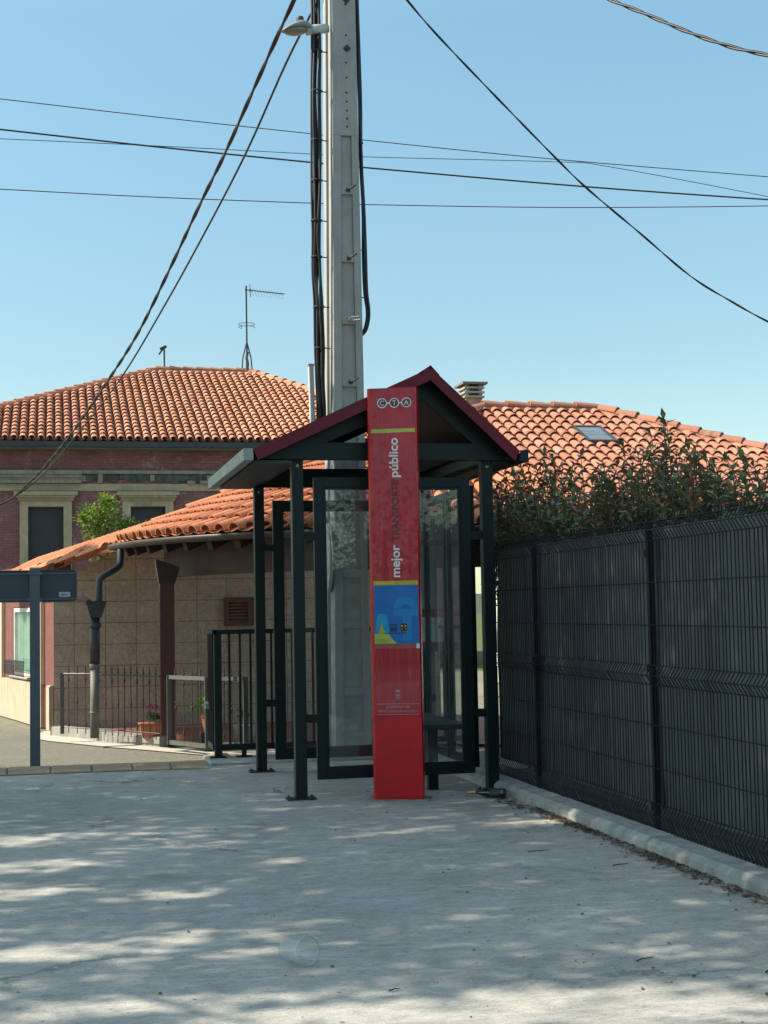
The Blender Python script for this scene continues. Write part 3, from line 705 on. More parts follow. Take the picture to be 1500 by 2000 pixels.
# ------------------------------------------------------------------ leaves
def leaf(mb, p, d, side, L, W, droop=.25, mi=0):
    d = d.normalized(); side = (side - d*side.dot(d)).normalized(); n = side.cross(d)
    a = p; b = p+d*L*.5+n*0; c = p+d*L - n*L*droop
    mb.add([a, b+side*W*.5+n*W*.18, c, b-side*W*.5+n*W*.18, b], [(0,1,2,4) if False else (0,1,4),(1,2,4),(0,4,3),(4,2,3)], mi)
hd = thing('hedge', 'leafy dark green and reddish hedge rising behind the black mesh fence', 'hedge', (4.7,10,0.06))
random.seed(21)
lf = MB(); stm = MB()
def top(y): return 2.63 + .13*math.sin(y*1.9+.6) + .09*math.sin(y*4.7) + (.10 if 12.6 < y < 14.3 else 0) - .16*max(0., min(1., (10.4-y)/1.2)) - .06*(y < 7.5)
def shoot(base, tip, nl, L):
    base, tip = V(base), V(tip); stm.tube([base, base.lerp(tip,.5)+V((random.uniform(-.02,.02),random.uniform(-.02,.02),0)), tip], .006, 4, r2=.003)
    d = (tip-base).normalized()
    for k in range(nl):
        t = .25+.75*k/(nl-1); a = k*2.4+random.random(); p = base.lerp(tip, t)
        rad = V((math.cos(a), math.sin(a), 0)); el = .05+.9*t+random.uniform(-.3,.3)
        leaf(lf, p, rad*math.cos(el)+d*math.sin(el)*.9+V((random.uniform(-.3,.3),random.uniform(-.3,.3),random.uniform(-.3,.2))), rad.cross(d), L*random.uniform(.7,1.2), L*.38, random.uniform(.05,.4))
for k in range(2300):
    x = random.uniform(4.22, 5.15); y = random.uniform(4.8, min(15.6, x/.306)); z1 = top(y)*random.uniform(.80, 1.03) - (.12 if x < 4.35 else 0)
    if random.random() < .45: z1 = random.uniform(1.85, top(y)-.1)
    L = random.uniform(.18,.34)
    shoot((x+random.uniform(-.06,.06), y+random.uniform(-.08,.08), z1-L), (x-random.uniform(0,.07), y+random.uniform(-.06,.06), z1), random.randint(8,12), random.uniform(.075,.115))
for (x,y,z) in [(4.7,10.65,3.04),(4.7,10.58,2.98),(4.66,10.8,2.95),(4.75,10.3,2.76),(4.7,13.5,3.08),(4.72,13.3,3.02),(4.7,12.5,2.95),(4.8,9.5,2.60),(4.7,9.9,2.66),(4.75,11.6,2.93),(4.6,8.6,2.44),(4.75,14.6,2.96)]:
    shoot((x+.03,y,z-.45), (x,y,z), 13, .12)
for k in range(46):
    y = 4.9+k*.19; x = random.uniform(4.45, 4.9)
    stm.tube([(x,y,.06),(x+random.uniform(-.1,.1),y+random.uniform(-.1,.1),1.2),(x+random.uniform(-.2,.2),y+random.uniform(-.2,.2),2.4)], .018, 5, r2=.006)
lf.build('foliage', LEAF_H, hd); stm.build('stem', BARK, hd)

# ------------------------------------------------------------------ roof tiles
def barrel(mb, P, u, v, n, L, r0, r1, l0, l1, seg=7, hollow=True, flat=.92):
    P,u,v,n = V(P),V(u),V(v),V(n); rim = r0*.17
    def arc(o, r, l): return [o+u*(r*math.cos(PI*k/seg))+n*(r*flat*math.sin(PI*k/seg)+l) for k in range(seg+1)]
    A = arc(P, r0, l0); B = arc(P+v*L, r1, l1); k1 = seg+1
    vs_ = A+B; fs = [(i, k1+i, k1+i+1, i+1) for i in range(seg)]
    if hollow:
        I = arc(P, r0-rim, l0); J = arc(P+v*(L*.45), r0-rim*1.3, (l0+l1)/2)
        vs_ += I+J
        fs += [(i, i+1, 2*k1+i+1, 2*k1+i) for i in range(seg)]
        fs += [(2*k1+i, 2*k1+i+1, 3*k1+i+1, 3*k1+i) for i in range(seg)]
    mb.add(vs_, fs)
def trough(mb, P, u, v, n, L, w0, w1, dp=.05):
    P,u,v,n = V(P),V(u),V(v),V(n)
    def arc(o, w, l): return [o+u*(w*(t*2-1))+n*(-dp*(1-(t*2-1)**2)+l) for t in (0,.25,.5,.75,1)]
    A = arc(P, w0, .03); B = arc(P+v*L, w1, .012)
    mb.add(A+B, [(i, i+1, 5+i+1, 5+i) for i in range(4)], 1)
def tile_plane(mb, O, u, v, n, a0, a1, b1, inside, pitch=.235, course=.37, r=.094, seg=6, hollow=True):
    na = int((a1-a0)/pitch); nb = int(b1/course)+1
    for j in range(nb):
        for i in range(na+1):
            a = a0+i*pitch; b = j*course; jit = random.uniform(-.01,.01); tw = random.uniform(-.012,.012)
            if inside(a, b+course*.5):
                uu = (V(u)+V(v)*tw).normalized()
                barrel(mb, V(O)+V(u)*(a+jit*.5)+V(v)*(b+jit), uu, v, n, course*1.15, r*random.uniform(.97,1.04), r*.8, .042+random.uniform(-.004,.006), .008, seg, hollow)
            if inside(a+pitch/2, b+course*.5):
                trough(mb, V(O)+V(u)*(a+pitch/2)+V(v)*b, u, v, n, course*1.1, pitch*.5, pitch*.45)
def hip_run(mb, p, q, L=.40, r=.12, seg=8):
    p, q = V(p), V(q); d = q-p; T = d.length; d.normalize(); n_ = max(1, int(T/L)); L = T/n_
    u = d.cross(Zv).normalized(); n = u.cross(d).normalized()
    mb.tube([p-Zv*.045, q-Zv*.045], r*.95, 8)
    for k in range(n_):
        barrel(mb, p+d*(L*k)+u*random.uniform(-.008,.008), u, d, n, L*1.12, r, r*.84, .03, .0, seg)

# ------------------------------------------------------------------ old building (behind, left)
ob = thing('old_building', 'old purple brick building with beige window surrounds and a hipped tile roof', 'building', (3,41,0))
YE, ZE, YR, ZR = 39.5, 6.26, 47.25, 9.42
sl = math.atan2(ZR-ZE, YR-YE); vv = V((0, math.cos(sl), math.sin(sl))); nn = V((0,-math.sin(sl), math.cos(sl)))
LvT = (YR-YE)/math.cos(sl)
RX0, RX1, EX0, EX1 = 3.3, 6.33, -4.45, 11.75
def ins_old(a, b):
    t = b/LvT; return EX0+(RX0-EX0)*t <= a <= EX1+(RX1-EX1)*t and 0 <= t < 1
m_ = MB(); random.seed(5)
tile_plane(m_, (0,YE-.06,ZE-.02), (1,0,0), vv, nn, -2.6, 9.6, LvT, ins_old, .232, .372, .096, 6)
# plain back and side slopes
m_.add([(EX0,YE,ZE-.05),(EX1,YE,ZE-.05),(RX1,YR,ZR-.05),(RX0,YR,ZR-.05)], [(0,1,2,3)], 1)
m_.add([(EX0,YE,ZE-.05),(RX0,YR,ZR-.05),(RX0,YR+.1,ZR-.05),(EX0,55,ZE-.05)], [(0,1,2,3)], 1)
m_.add([(EX1,YE,ZE-.05),(EX1,55,ZE-.05),(RX1,YR+.1,ZR-.05),(RX1,YR,ZR-.05)], [(0,1,2,3)], 1)
m_.add([(EX0,55,ZE-.05),(RX0,YR+.1,ZR-.05),(RX1,YR+.1,ZR-.05),(EX1,55,ZE-.05)], [(0,1,2,3)], 1)
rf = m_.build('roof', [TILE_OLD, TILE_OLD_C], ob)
m_ = MB(); hip_run(m_, (EX0,YE,ZE+.02), (RX0,YR,ZR+.03), .42, .13); hip_run(m_, (RX0,YR,ZR+.04), (RX1,YR,ZR+.03), .42, .13); hip_run(m_, (EX1,YE,ZE+.02), (RX1,YR,ZR+.03), .42, .13)
m_.build('hip_tiles', TILE_OLD, rf)
m_ = MB(); m_.box(-4.5, 11.8, 39.42, 39.56, 6.06, 6.21); m_.build('gutter', mat('dark_gutter', (.035,.04,.042), None, .5), ob)
m_ = MB(); m_.box(-4.3, 11.5, 39.56, 39.99, 6.02, 6.12); m_.build('eave_board', mat('grey_eave', (.18,.18,.16), (.13,.13,.12), .7, scale=3), ob)
def m_facade():
    t = NT('purple_brick')
    mp = t.n.new("ShaderNodeMapping"); mp.inputs['Rotation'].default_value = (PI/2,0,0); t.link(t.tc.outputs['Object'], mp.inputs[0])
    br = t.n.new("ShaderNodeTexBrick"); br.inputs['Scale'].default_value = 1; br.inputs['Brick Width'].default_value = .25; br.inputs['Row Height'].default_value = .072
    br.inputs['Mortar Size'].default_value = .012; br.inputs['Mortar Smooth'].default_value = .3
    br.inputs['Color1'].default_value = (.27,.125,.125,1); br.inputs['Color2'].default_value = (.21,.09,.095,1); br.inputs['Mortar'].default_value = (.16,.09,.09,1)
    t.link(mp.outputs[0], br.inputs['Vector'])
    c = t.mix(.7, br.outputs['Color'], t.ramp(t.noise(1.1, 6, .7, dist=.8), [(.3, .6), (.7, 1.2)]), 'MULTIPLY')
    wh = t.math('MULTIPLY', t.ramp(t.noise(.8, 6, .75, dist=2.), [(.53, 0.), (.64, 1.)]), t.ramp(t.noise(9, 5, .7, stretch=(1,1,.5)), [(.45, 0.), (.65, 1.)]))
    c = t.mix(t.math('MULTIPLY', wh, .7), c, (.40,.34,.35))
    t.color(c); t.set(rough=.9, spec=.15); t.bump(br.outputs['Fac'], -.3, .01); return t.m
FAC = m_facade()
wins = [(-4.2,-3.2),(-.62,.30),(2.08,3.01),(5.4,6.3),(8.6,9.5)]
m_ = MB(); yf, yb = 40.0, 40.35
xs = [-4.3]
for a, b in wins: xs += [a, b]
xs += [11.5]
for i in range(0, len(xs), 2): m_.box(xs[i], xs[i+1], yf, yb, 0, 6.02)
for a, b in wins: m_.box(a, b, yf, yb, 4.49, 6.02); m_.box(a, b, yf, yb, 0, 2.35)
m_.box(-4.3, -3.95, yb, 54.5, 0, 6.02); m_.box(11.15, 11.5, yb, 54.5, 0, 6.02); m_.box(-3.95, 11.15, 54.2, 54.5, 0, 6.02)
m_.build('wall', FAC, ob)
OCH = m_castconc('ochre_render', (.46,.385,.26), (.37,.305,.20), .35)
GRYS = m_castconc('grey_cornice', (.33,.31,.25), (.24,.225,.185), .55)
SHUT = mat('dark_shutter', (.026,.028,.033), (.02,.022,.026), .55, scale=2)
m_ = MB()   # cornice: whole on the left, broken away in the middle
def corn(x0, x1):
    m_.box(x0,x1,39.80,40.0,5.37,5.47); m_.box(x0,x1,39.86,40.0,5.28,5.37); m_.box(x0,x1,39.90,40.0,5.20,5.28); m_.box(x0,x1,39.84,40.0,5.13,5.20)
corn(-4.3,.78); corn(4.75,11.5)
random.seed(3)
m_.box(.78, 4.75, 39.93, 40.0, 5.39, 5.48)
x = .78
while x < 4.75:
    wd = random.uniform(.08,.26); h0 = random.uniform(5.13,5.24); h1 = random.uniform(5.33,5.40); d = random.uniform(39.9,39.97)
    m_.hexa([(x,d,h0),(min(x+wd,4.75),d+random.uniform(-.02,.02),h0+random.uniform(-.03,.03)),(min(x+wd,4.75),40.0,h0),(x,40.0,h0),(x,d+.02,h1),(min(x+wd,4.75),d+.02,h1+random.uniform(-.04,.03)),(min(x+wd,4.75),40.0,h1),(x,40.0,h1)], 1 if random.random() < .75 else 0)
    x += wd*.96
for x in (3.6, 3.95, 4.2): m_.box(x, x+.22, 39.86, 39.94, 5.12, 5.2, 0)
m_.build('cornice', [GRYS, m_castconc('broken_mortar', (.13,.135,.135), (.06,.065,.07), .8)], ob)
m_ = MB(); m_.box(-4.3, 11.5, 39.965, 40.0, 4.93, 5.12); m_.build('frieze', OCH, ob)
for a, b in wins:
    s = MB()
    s.box(a-.22, a-.002, 39.93, 40.2, 2.35, 4.50); s.box(b+.002, b+.22, 39.93, 40.2, 2.35, 4.50); s.box(a-.22, b+.22, 39.93, 40.2, 4.502, 4.66)
    wdw = s.build('window', OCH, ob)
    h = MB(); h.box(a-.37, b+.37, 39.78, 39.97, 4.80, 4.90); h.box(a-.31, b+.31, 39.84, 39.97, 4.74, 4.80); h.box(a-.27, b+.27, 39.90, 39.97, 4.66, 4.74)
    k = a-.24
    while k < b+.22: h.box(k, k+.04, 39.86, 39.90, 4.675, 4.735); k += .075
    h.build('hood', OCH, wdw)
    p = MB(); p.box(a, b, 40.10, 40.15, 2.35, 4.49); p.build('shutter', SHUT, wdw)
m_ = MB(); m_.box(2.16, 2.62, 39.90, 39.925, 4.54, 4.66); m_.build('loose_render', GRYS, ob)
# roof aerials
an = thing('tv_antenna', 'television aerial on a thin mast with a ring dipole on the old roof', 'antenna', (6.25,47.2,9.5))
m_ = MB(); m_.tube([(6.25,47.2,9.5),(6.25,47.2,12.3)], .028, 8); m_.build('mast', DSTEEL, an)
m_ = MB(); m_.lathe([(.16,0),(.16,.15),(.09,1.0),(.05,1.05)], (6.25,47.2,9.45), 4)
m_.f = m_.f; m_ = MB()
for sx, sy in ((-.17,0),(.17,0),(0,-.17),(0,.17)): m_.tube([(6.25+sx,47.2+sy,9.45),(6.25+sx*.8,47.2+sy*.8,9.9),(6.25,47.2,10.45)], .022, 5)
m_.tube([(6.25,47.2,9.45),(6.27,47.18,9.7),(6.24,47.2,9.9),(6.27,47.2,10.1)], .05, 6)
m_.build('bracket', DSTEEL, an)
m_ = MB(); m_.tube([(6.20,47.2,12.17),(7.50,47.05,12.03)], .018, 6)
for k in range(11):
    t = .14+k*.078; x = 6.25+1.25*t; y = 47.2-.14*t; z = 12.17-.13*t
    m_.tube([(x-.02,y+.10,z+.10),(x+.05,y-.14,z-.22)], .007, 4)
m_.tube([(6.38,47.3,12.38),(6.37,47.1,11.92)], .018, 4); m_.build('boom', DSTEEL, an)
m_ = MB()
pts = [(6.25+.27*math.cos(a*PI/9), 47.2+.27*math.sin(a*PI/9), 11.02) for a in range(-12, 5)]
m_.tube(pts, .009, 4); m_.tube([(x, y, z-.1) for x, y, z in pts[3:14]], .009, 4); m_.tube([pts[0], (pts[0][0],pts[0][1],10.92), (pts[3][0],pts[3][1],10.92)], .009, 4); m_.build('ring_dipole', DSTEEL, an)
rb = thing('roof_bracket', 'small dark roof mast with a camera-like head left of the aerial', 'bracket', (3.56,47.2,9.5))
m_ = MB(); m_.tube([(3.56,47.2,9.45),(3.56,47.2,10.15)], .03, 6); m_.build('mast', DSTEEL, rb)
m_ = MB(); m_.obox((3.53,47.2,10.18), (.9,0,.44), (0,1,0), (-.44,0,.9), .11, .05, .04); m_.obox((3.45,47.2,10.04), (.6,0,.8), (0,1,0), (-.8,0,.6), .1, .03, .025); m_.build('head', DSTEEL, rb)

# ------------------------------------------------------------------ house on the right
rh = thing('tiled_house', 'pale house behind the hedge with a broad terracotta tile roof and roof window', 'house', (11.5,26,0))
ZR2, YR2, s2 = 5.56, 28.0, .445
sl2 = math.atan(s2); v2 = V((0, math.cos(sl2), math.sin(sl2))); n2 = V((0,-math.sin(sl2), math.cos(sl2)))
run = 5.2; L2 = run/math.cos(sl2); YE2 = YR2-run; ZE2 = ZR2-run*s2
O2 = V((0,YE2,ZE2))
RA, RB = 8.46, 10.9
SKW = [(9.72,24.9),(10.5,25.9)]
def ins_r(a, b):
    y = YE2+b*math.cos(sl2); t = YR2-y
    if not (max(7.2, RA-t) <= a <= RB+t and t > 0): return False
    return True
m_ = MB(); random.seed(11)
def ins_r2(a, b):
    y = YE2+b*math.cos(sl2)
    x0 = 10.15; return ins_r(a, b) and not (x0-.30 < a < x0+.32 and 25.8 < y < 26.75)
tile_plane(m_, O2, (1,0,0), v2, n2, 7.25, 15.9, L2, ins_r2, .236, .385, .098, 7)
zz = -.07
m_.add([(7.2,YE2,ZE2+zz),(RB+run,YE2,ZE2+zz),(RB,YR2,ZR2+zz),(RA,YR2,ZR2+zz),(7.2,YR2-(RA-7.2),ZR2-(RA-7.2)*s2+zz)], [(0,1,2,3,4)], 1)
m_.add([(7.2,YR2-(RA-7.2),ZR2-(RA-7.2)*s2+zz),(RA,YR2,ZR2+zz),(7.2,YR2+(RA-7.2),ZR2-(RA-7.2)*s2+zz)], [(0,1,2)], 1)
m_.add([(RB+run,YE2,ZE2+zz),(RB+run,YR2+3,ZE2+zz),(RB,YR2,ZR2+zz)], [(0,1,2)], 1)
m_.add([(RA,YR2,ZR2+zz),(RB,YR2,ZR2+zz),(RB+run,YR2+3,ZR2-3*s2+zz),(7.2,YR2+3,ZR2-3*s2+zz),(7.2,YR2+1.26,ZR2-1.26*s2+zz)], [(0,1,2,3,4)], 1)
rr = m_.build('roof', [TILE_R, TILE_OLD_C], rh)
m_ = MB(); hip_run(m_, (7.2,YR2-(RA-7.2),ZR2-(RA-7.2)*s2+.02), (RA,YR2,ZR2+.05), .40, .135); hip_run(m_, (RA,YR2,ZR2+.06), (RB,YR2,ZR2+.06), .42, .135); hip_run(m_, (RB+run,YE2,ZE2+.03), (RB,YR2,ZR2+.05), .44, .135)
m_.build('ridge_tiles', TILE_R, rr)
m_ = MB(); m_.bar((7.27,YE2,ZE2+.02),(7.27,YR2-1.3,ZR2-1.3*s2+.02), .07, .06, (0,0,1)); m_.build('verge', TILE_R, rr)
m_ = MB(); m_.box(9.25, 15.4, YE2+.6, 30.3, 0, ZE2+.15); m_.build('wall', mat('pale_render', (.62,.62,.58), (.54,.54,.5), .8), rh)
m_ = MB(); m_.box(7.2, 16.1, YE2-.1, YE2+.02, ZE2-.14, ZE2-.04); m_.box(7.1,7.2,YE2,YR2,ZE2-.14,ZE2-.02); build_each(m_, 'gutter', GUTTER, rh)
m_ = MB(); m_.box(7.25, 7.45, YE2+.3, YE2+.5, 0, ZE2); m_.build('porch_pillar', mat('pale_pillar', (.5,.5,.47), None, .8), rh)
ch = MB(); ch.box(8.19, 8.53, 28.25, 28.70, 4.9, 5.85); chm = ch.build('chimney', m_castconc('chimney_render', (.42,.38,.30), (.32,.29,.23), .4), rh)
m_ = MB()
for z in (5.853, 5.945, 6.037): m_.box(8.15, 8.57, 28.19, 28.76, z, z+.036)
for x in (8.19, 8.46):
    for y in (28.24, 28.64): m_.box(x, x+.07, y, y+.07, 5.85, 6.12)
m_.build('louvre', m_castconc('louvre_concrete', (.42,.42,.38), (.34,.34,.31), .4), chm)
m_ = MB(); m_.box(8.10, 8.62, 28.13, 28.82, 6.122, 6.165); m_.build('cap', m_castconc('cap_concrete', (.24,.24,.22), (.17,.17,.16), .4), chm)
def onr(x, y, h): return V((x, y, ZR2-(YR2-y)*s2))+n2*h
# roof window
m_ = MB(); xw0, xw1, yw0, yw1 = 9.85, 10.45, 25.82, 26.72
fr_ = [(xw0,yw0),(xw1,yw0),(xw1,yw1),(xw0,yw1)]
def rbox(mb, x0,x1,y0,y1,h0,h1): mb.hexa([onr(x0,y0,h0),onr(x1,y0,h0),onr(x1,y1,h0),onr(x0,y1,h0),onr(x0,y0,h1),onr(x1,y0,h1),onr(x1,y1,h1),onr(x0,y1,h1)])
rbox(m_, xw0,xw0+.06,yw0,yw1,-.06,.13); rbox(m_, xw1-.06,xw1,yw0,yw1,-.06,.13); rbox(m_, xw0+.06,xw1-.06,yw0,yw0+.06,-.06,.13); rbox(m_, xw0+.06,xw1-.06,yw1-.06,yw1,-.06,.13)
sk = m_.build('roof_window', mat('dark_flashing', (.05,.05,.05), None, .4), rh)
m_ = MB(); rbox(m_, xw0+.055,xw1-.055,yw0+.055,yw1-.055,.08,.115); m_.build('pane', mat('grey_roof_glass', (.16,.18,.19), None, .12, spec=.8), sk)

# ------------------------------------------------------------------ small house with the curved porch (left)
hp = thing('porch_house', 'low tiled house with a curved terracotta porch roof, dark red pillar and tiled wall', 'house', (1.5,20,0))
CX, CY, RR = 5.181, 19.635, 4.36
ZG, sC = 2.505, .41
def P3(r, th, z): return V((CX+r*math.cos(th), CY+r*math.sin(th), z))
th0 = math.atan2(19.19-CY, .82-CX) % (2*PI); th1 = math.radians(285)
m_ = MB(); random.seed(9)
dth = .222/RR
slc = math.atan(sC); ncourse = 8
nT = int((th1-th0)/dth)
for j in range(ncourse):
    run_ = j*.345*math.cos(slc)
    for i in range(-1, nT+1):
        for half in (0, 1):
            th = th0+dth*(i+half*.5)+.01; r = RR+.03-run_; p = P3(r, th, ZG+run_*sC)
            vdir = V((-math.cos(th)*math.cos(slc), -math.sin(th)*math.cos(slc), math.sin(slc))); u = V((-math.sin(th), math.cos(th), 0)); n_ = u.cross(vdir)
            if n_.z < 0: n_ = -n_
            if p.y > 19.12 - (0 if j == 0 else .05): continue
            k = r/RR; wdt = dth*r*.5
            if half == 0: barrel(m_, p+vdir*random.uniform(-.012,.012), (u+vdir*random.uniform(-.02,.02)).normalized(), vdir, n_, .41, wdt*.74, wdt*.60, .038, .0, 9, True, 1.12)
            else: trough(m_, p-vdir*(-.02 if j == 0 else 0), u, vdir, n_, .38, wdt*1.0, wdt*.95, .028)
# underlay so no light comes through
vs_ = []; N = 40
for k in range(N+1):
    th = th0+(th1-th0)*k/N; vs_ += [P3(RR-.02, th, ZG-.06), P3(1.4, th, ZG+(RR-1.4)*sC-.06)]
m_.add(vs_, [(2*k, 2*k+2, 2*k+3, 2*k+1) for k in range(N)], 1)
# left slope behind the hip line, dropping away to the left
Cn, Hn, Ln = V((.80,19.22,2.47)), V((3.55,19.05,3.60)), V((-.16,21.4,2.25))
LL = Ln+(Ln-Cn)*.9; HH = Hn+(Ln-Cn)*1.9+V((0,0,.02))
m_.add([Cn+V((0,0,-.05)), Hn+V((0,0,-.08)), HH+V((0,0,-.08)), LL+V((0,0,-.05))], [(0,1,2,3)], 1)
prf = m_.build('roof', [TILE_NEW, TILE_NEW], hp)
m_ = MB(); hip_run(m_, Cn+V((.05,-.02,.06)), Hn+V((0,0,.05)), .42, .10)
# verge barrels stepping down to the left
e = (Ln-Cn); Lv = e.length; e.normalize(); uv = e.cross(Zv).normalized(); nv = uv.cross(e).normalized()
for k in range(6):
    p = LL + (-e)*(k*.70)
    for off_, rr_ in ((0, .085),):
        barrel(m_, p+uv*.0+Zv*.0, uv, -e, nv, .78, .085, .075, .0, .03, 8)
# rows of cover tiles of that slope seen edge on
su = (Hn-Cn).normalized(); nS = su.cross(e).normalized(); nS = nS if nS.z > 0 else -nS
for row in range(1, 5):
    k = 0
    while k*.16 < Lv*1.85:
        p = Cn+e*(k*.16)+su*(row*.15-.04)+nS*(.01+.012*row); barrel(m_, p, e, su, nS, .30, .062, .05, .0, .02, 5); k += 1
m_.build('hip_tiles', TILE_NEW, prf)
# gutter (curved half-round), fascia
DG = mat('brown_zinc', (.055,.048,.037), (.04,.034,.026), .5, .2, scale=6)
m_ = MB(); vs_ = []; N = 36; S = 7
for k in range(N+1):
    th = th0-.015+(th1-th0)*k/N
    for s_ in range(S+1):
        a = PI+PI*s_/S; vs_.append(P3(RR+.070+.07*math.cos(a)*-1, th, 2.492+.075*math.sin(a)*1.0))
m_.add(vs_, [(k*(S+1)+s_, k*(S+1)+s_+1, (k+1)*(S+1)+s_+1, (k+1)*(S+1)+s_) for k in range(N) for s_ in range(S)])
gt = m_.build('gutter', DG, hp, smooth=True); so_ = gt.modifiers.new('thick', 'SOLIDIFY'); so_.thickness = .006
DRED = mat('dark_red_timber', (.105,.024,.022), (.075,.018,.017), .6, scale=8)
BROWN = mat('dark_eave_timber', (.045,.022,.021), (.03,.016,.015), .7, scale=8)
m_ = MB(); vs_ = []
for k in range(N+1):
    th = th0+(th1-th0)*k/N; vs_ += [P3(RR-.0, th, 2.47), P3(2.0, th, 2.47+(RR-2.0)*sC*.92)]
m_.add(vs_, [(2*k, 2*k+1, 2*k+3, 2*k+2) for k in range(N)]); m_.build('soffit', BROWN, hp)
for k in range(17):
    th = th0+.05+(th1-th0)*k/17; m_ = MB()
    m_.bar(P3(RR-.06, th, 2.385), P3(2.2, th, 2.385+(RR-2.2-.06)*sC*.92), .04, .06); m_.build('rafter', BROWN, hp)
m_ = MB(); vs_ = []; RBm = RR-.62
for k in range(N+1):
    th = th0+.06+(th1-th0-.06)*k/N
    vs_ += [P3(RBm+.08, th, 2.06), P3(RBm-.08, th, 2.06), P3(RBm-.08, th, 2.50), P3(RBm+.08, th, 2.50)]
m_.add(vs_, [(4*k+a, 4*k+(a+1)%4, 4*k+4+(a+1)%4, 4*k+4+a) for k in range(N) for a in range(4)]); m_.build('lintel_beam', mat('brown_red_beam', (.055,.02,.018), (.035,.014,.013), .65, scale=7), hp)
def pillar(x, y):
    m_ = MB(); m_.box(x-.09, x+.09, y-.09, y+.09, .0, 2.06); p = m_.build('pillar', DRED, hp, bevel=.01)
    b = MB(); b.hexa([(x-.095,y-.095,1.96),(x+.095,y-.095,1.96),(x+.095,y+.095,1.96),(x-.095,y+.095,1.96),(x-.14,y-.12,2.26),(x+.16,y-.12,2.16),(x+.16,y+.12,2.16),(x-.14,y+.12,2.26)]); b.build('capital', BROWN, p)
pillar(1.36, 17.98); pillar(3.2, 16.55)
def m_walltile():
    t = NT('stone_wall_tile')
    sep = t.n.new("ShaderNodeSeparateXYZ"); t.link(t.tc.outputs['Object'], sep.inputs[0]); cb = t.n.new("ShaderNodeCombineXYZ")
    t.link(t.math('ADD', sep.outputs[0], 1.5-1.16+43*.43*0+8.6), cb.inputs[0]); t.link(t.math('ADD', sep.outputs[2], 3.02), cb.inputs[1])
    br = t.n.new("ShaderNodeTexBrick"); br.offset = 0.; br.inputs['Scale'].default_value = 1; br.inputs['Brick Width'].default_value = .43; br.inputs['Row Height'].default_value = .30
    br.inputs['Mortar Size'].default_value = .006; br.inputs['Mortar Smooth'].default_value = .1
    br.inputs['Color1'].default_value = (.43,.33,.25,1); br.inputs['Color2'].default_value = (.39,.30,.23,1); br.inputs['Mortar'].default_value = (.19,.14,.105,1)
    t.link(cb.outputs[0], br.inputs['Vector'])
    c = t.mix(.8, br.outputs['Color'], t.ramp(t.noise(22, 7, .8, dist=1.3), [(.34, .5), (.5, .95), (.66, 1.35)]), 'MULTIPLY')
    c = t.mix(.7, c, t.ramp(t.noise(1.6, 6, .7, dist=1), [(.32, .68), (.68, 1.2)]), 'MULTIPLY')
    c = t.mix(t.ramp(t.noise(5, 6, .75, dist=1.), [(.52, 0.), (.7, .45)]), c, (.20,.135,.10))
    t.color(c); t.set(rough=.6, spec=.35); t.bump(br.outputs['Fac'], -.5, .006); return t.m
WT = m_walltile()
m_ = MB(); m_.prism([(.02,-.05),(5.6,-.05),(5.6,3.0),(3.4,3.45),(2.6,3.18),(.02,2.12)], (0,21.25,0), (1,0,0), Zv, (0,-1,0), .25); m_.build('front_wall', WT, hp)
m_ = MB(); m_.add([(.8,18.6,.012),(6.0,15.9,.012),(6.0,21.0,.012),(.02,21.0,.012)], [(0,1,2,3)]); m_.build('terrace_floor', mat('red_terrace', (.22,.08,.055), (.15,.06,.04), .6, scale=8), hp)
# sunlit left wall: plane from (.02,21) to (-.9,25.1)
wA = V((.02,21.0,0)); wd = (V((-1.35,27.1,0))-wA); WL = wd.length; wd.normalize(); wn_ = V((-wd.y, wd.x, 0)); wn_ = wn_ if wn_.x < 0 else -wn_
def wbox(mb, a0, a1, z0, z1, d0, d1):
    c = wA+wd*((a0+a1)/2)+wn_*((d0+d1)/2)+V((0,0,(z0+z1)/2)); mb.obox(c, wd, wn_, Zv, (a1-a0)/2, abs(d1-d0)/2, (z1-z0)/2)
PINK = mat('dark_pink_render', (.17,.058,.046), (.14,.047,.038), .8, scale=5); CREAM = mat('cream_render', (.68,.52,.36), (.6,.45,.31), .8, scale=4)
m_ = MB(); wbox(m_, .0, 1.52, .0, 2.35, -.25, 0); wbox(m_, 1.52, 2.85, 1.73, 2.35, -.25, 0); wbox(m_, 2.85, WL, 0, 2.35, -.25, 0); wbox(m_, 1.52, 2.85, 0, .66, -.25, 0)
m_.build('side_wall', PINK, hp)
m_ = MB(); wbox(m_, .02, .22, 0, .62, 0.003, .05); wbox(m_, .62, WL, 0, .62, .003, .05); m_.build('plinth', STONEB, hp)
m_ = MB(); wbox(m_, .58, .88, .62, 2.3, .003, .06); m_.build('pilaster', CREAM, hp)
m_ = MB(); wbox(m_, 3.48, 3.76, .62, 2.3, .003, .06); m_.build('pilaster', CREAM, hp)
m_ = MB(); wbox(m_, .0, .18, .0, .60, .052, .07); m_.build('corner_stone', STONEB, hp)
m_ = MB(); wbox(m_, 1.52, 2.85, .64, .68, -.05, .06); sill = m_.build('window_sill', CEMENT, hp)
wf = MB(); wbox(wf, 1.53, 1.60, .69, 1.72, -.05, -.01); wbox(wf, 2.77, 2.84, .69, 1.72, -.05, -.01); wbox(wf, 1.60, 2.77, .69, .75, -.05, -.01); wbox(wf, 1.60, 2.77, 1.66, 1.72, -.05, -.01)
wfr = wf.build('window', mat('white_frame', (.6,.6,.56), None, .5), hp)
m_ = MB(); vs_ = []; K = 60
for k in range(K+1):
    a = 1.6+1.17*k/K; d = -.075+.022*math.sin(k*1.9)+.01*math.sin(k*.7)
    q = wA+wd*a+wn_*d; vs_ += [(q.x,q.y,.70),(q.x,q.y,1.70)]
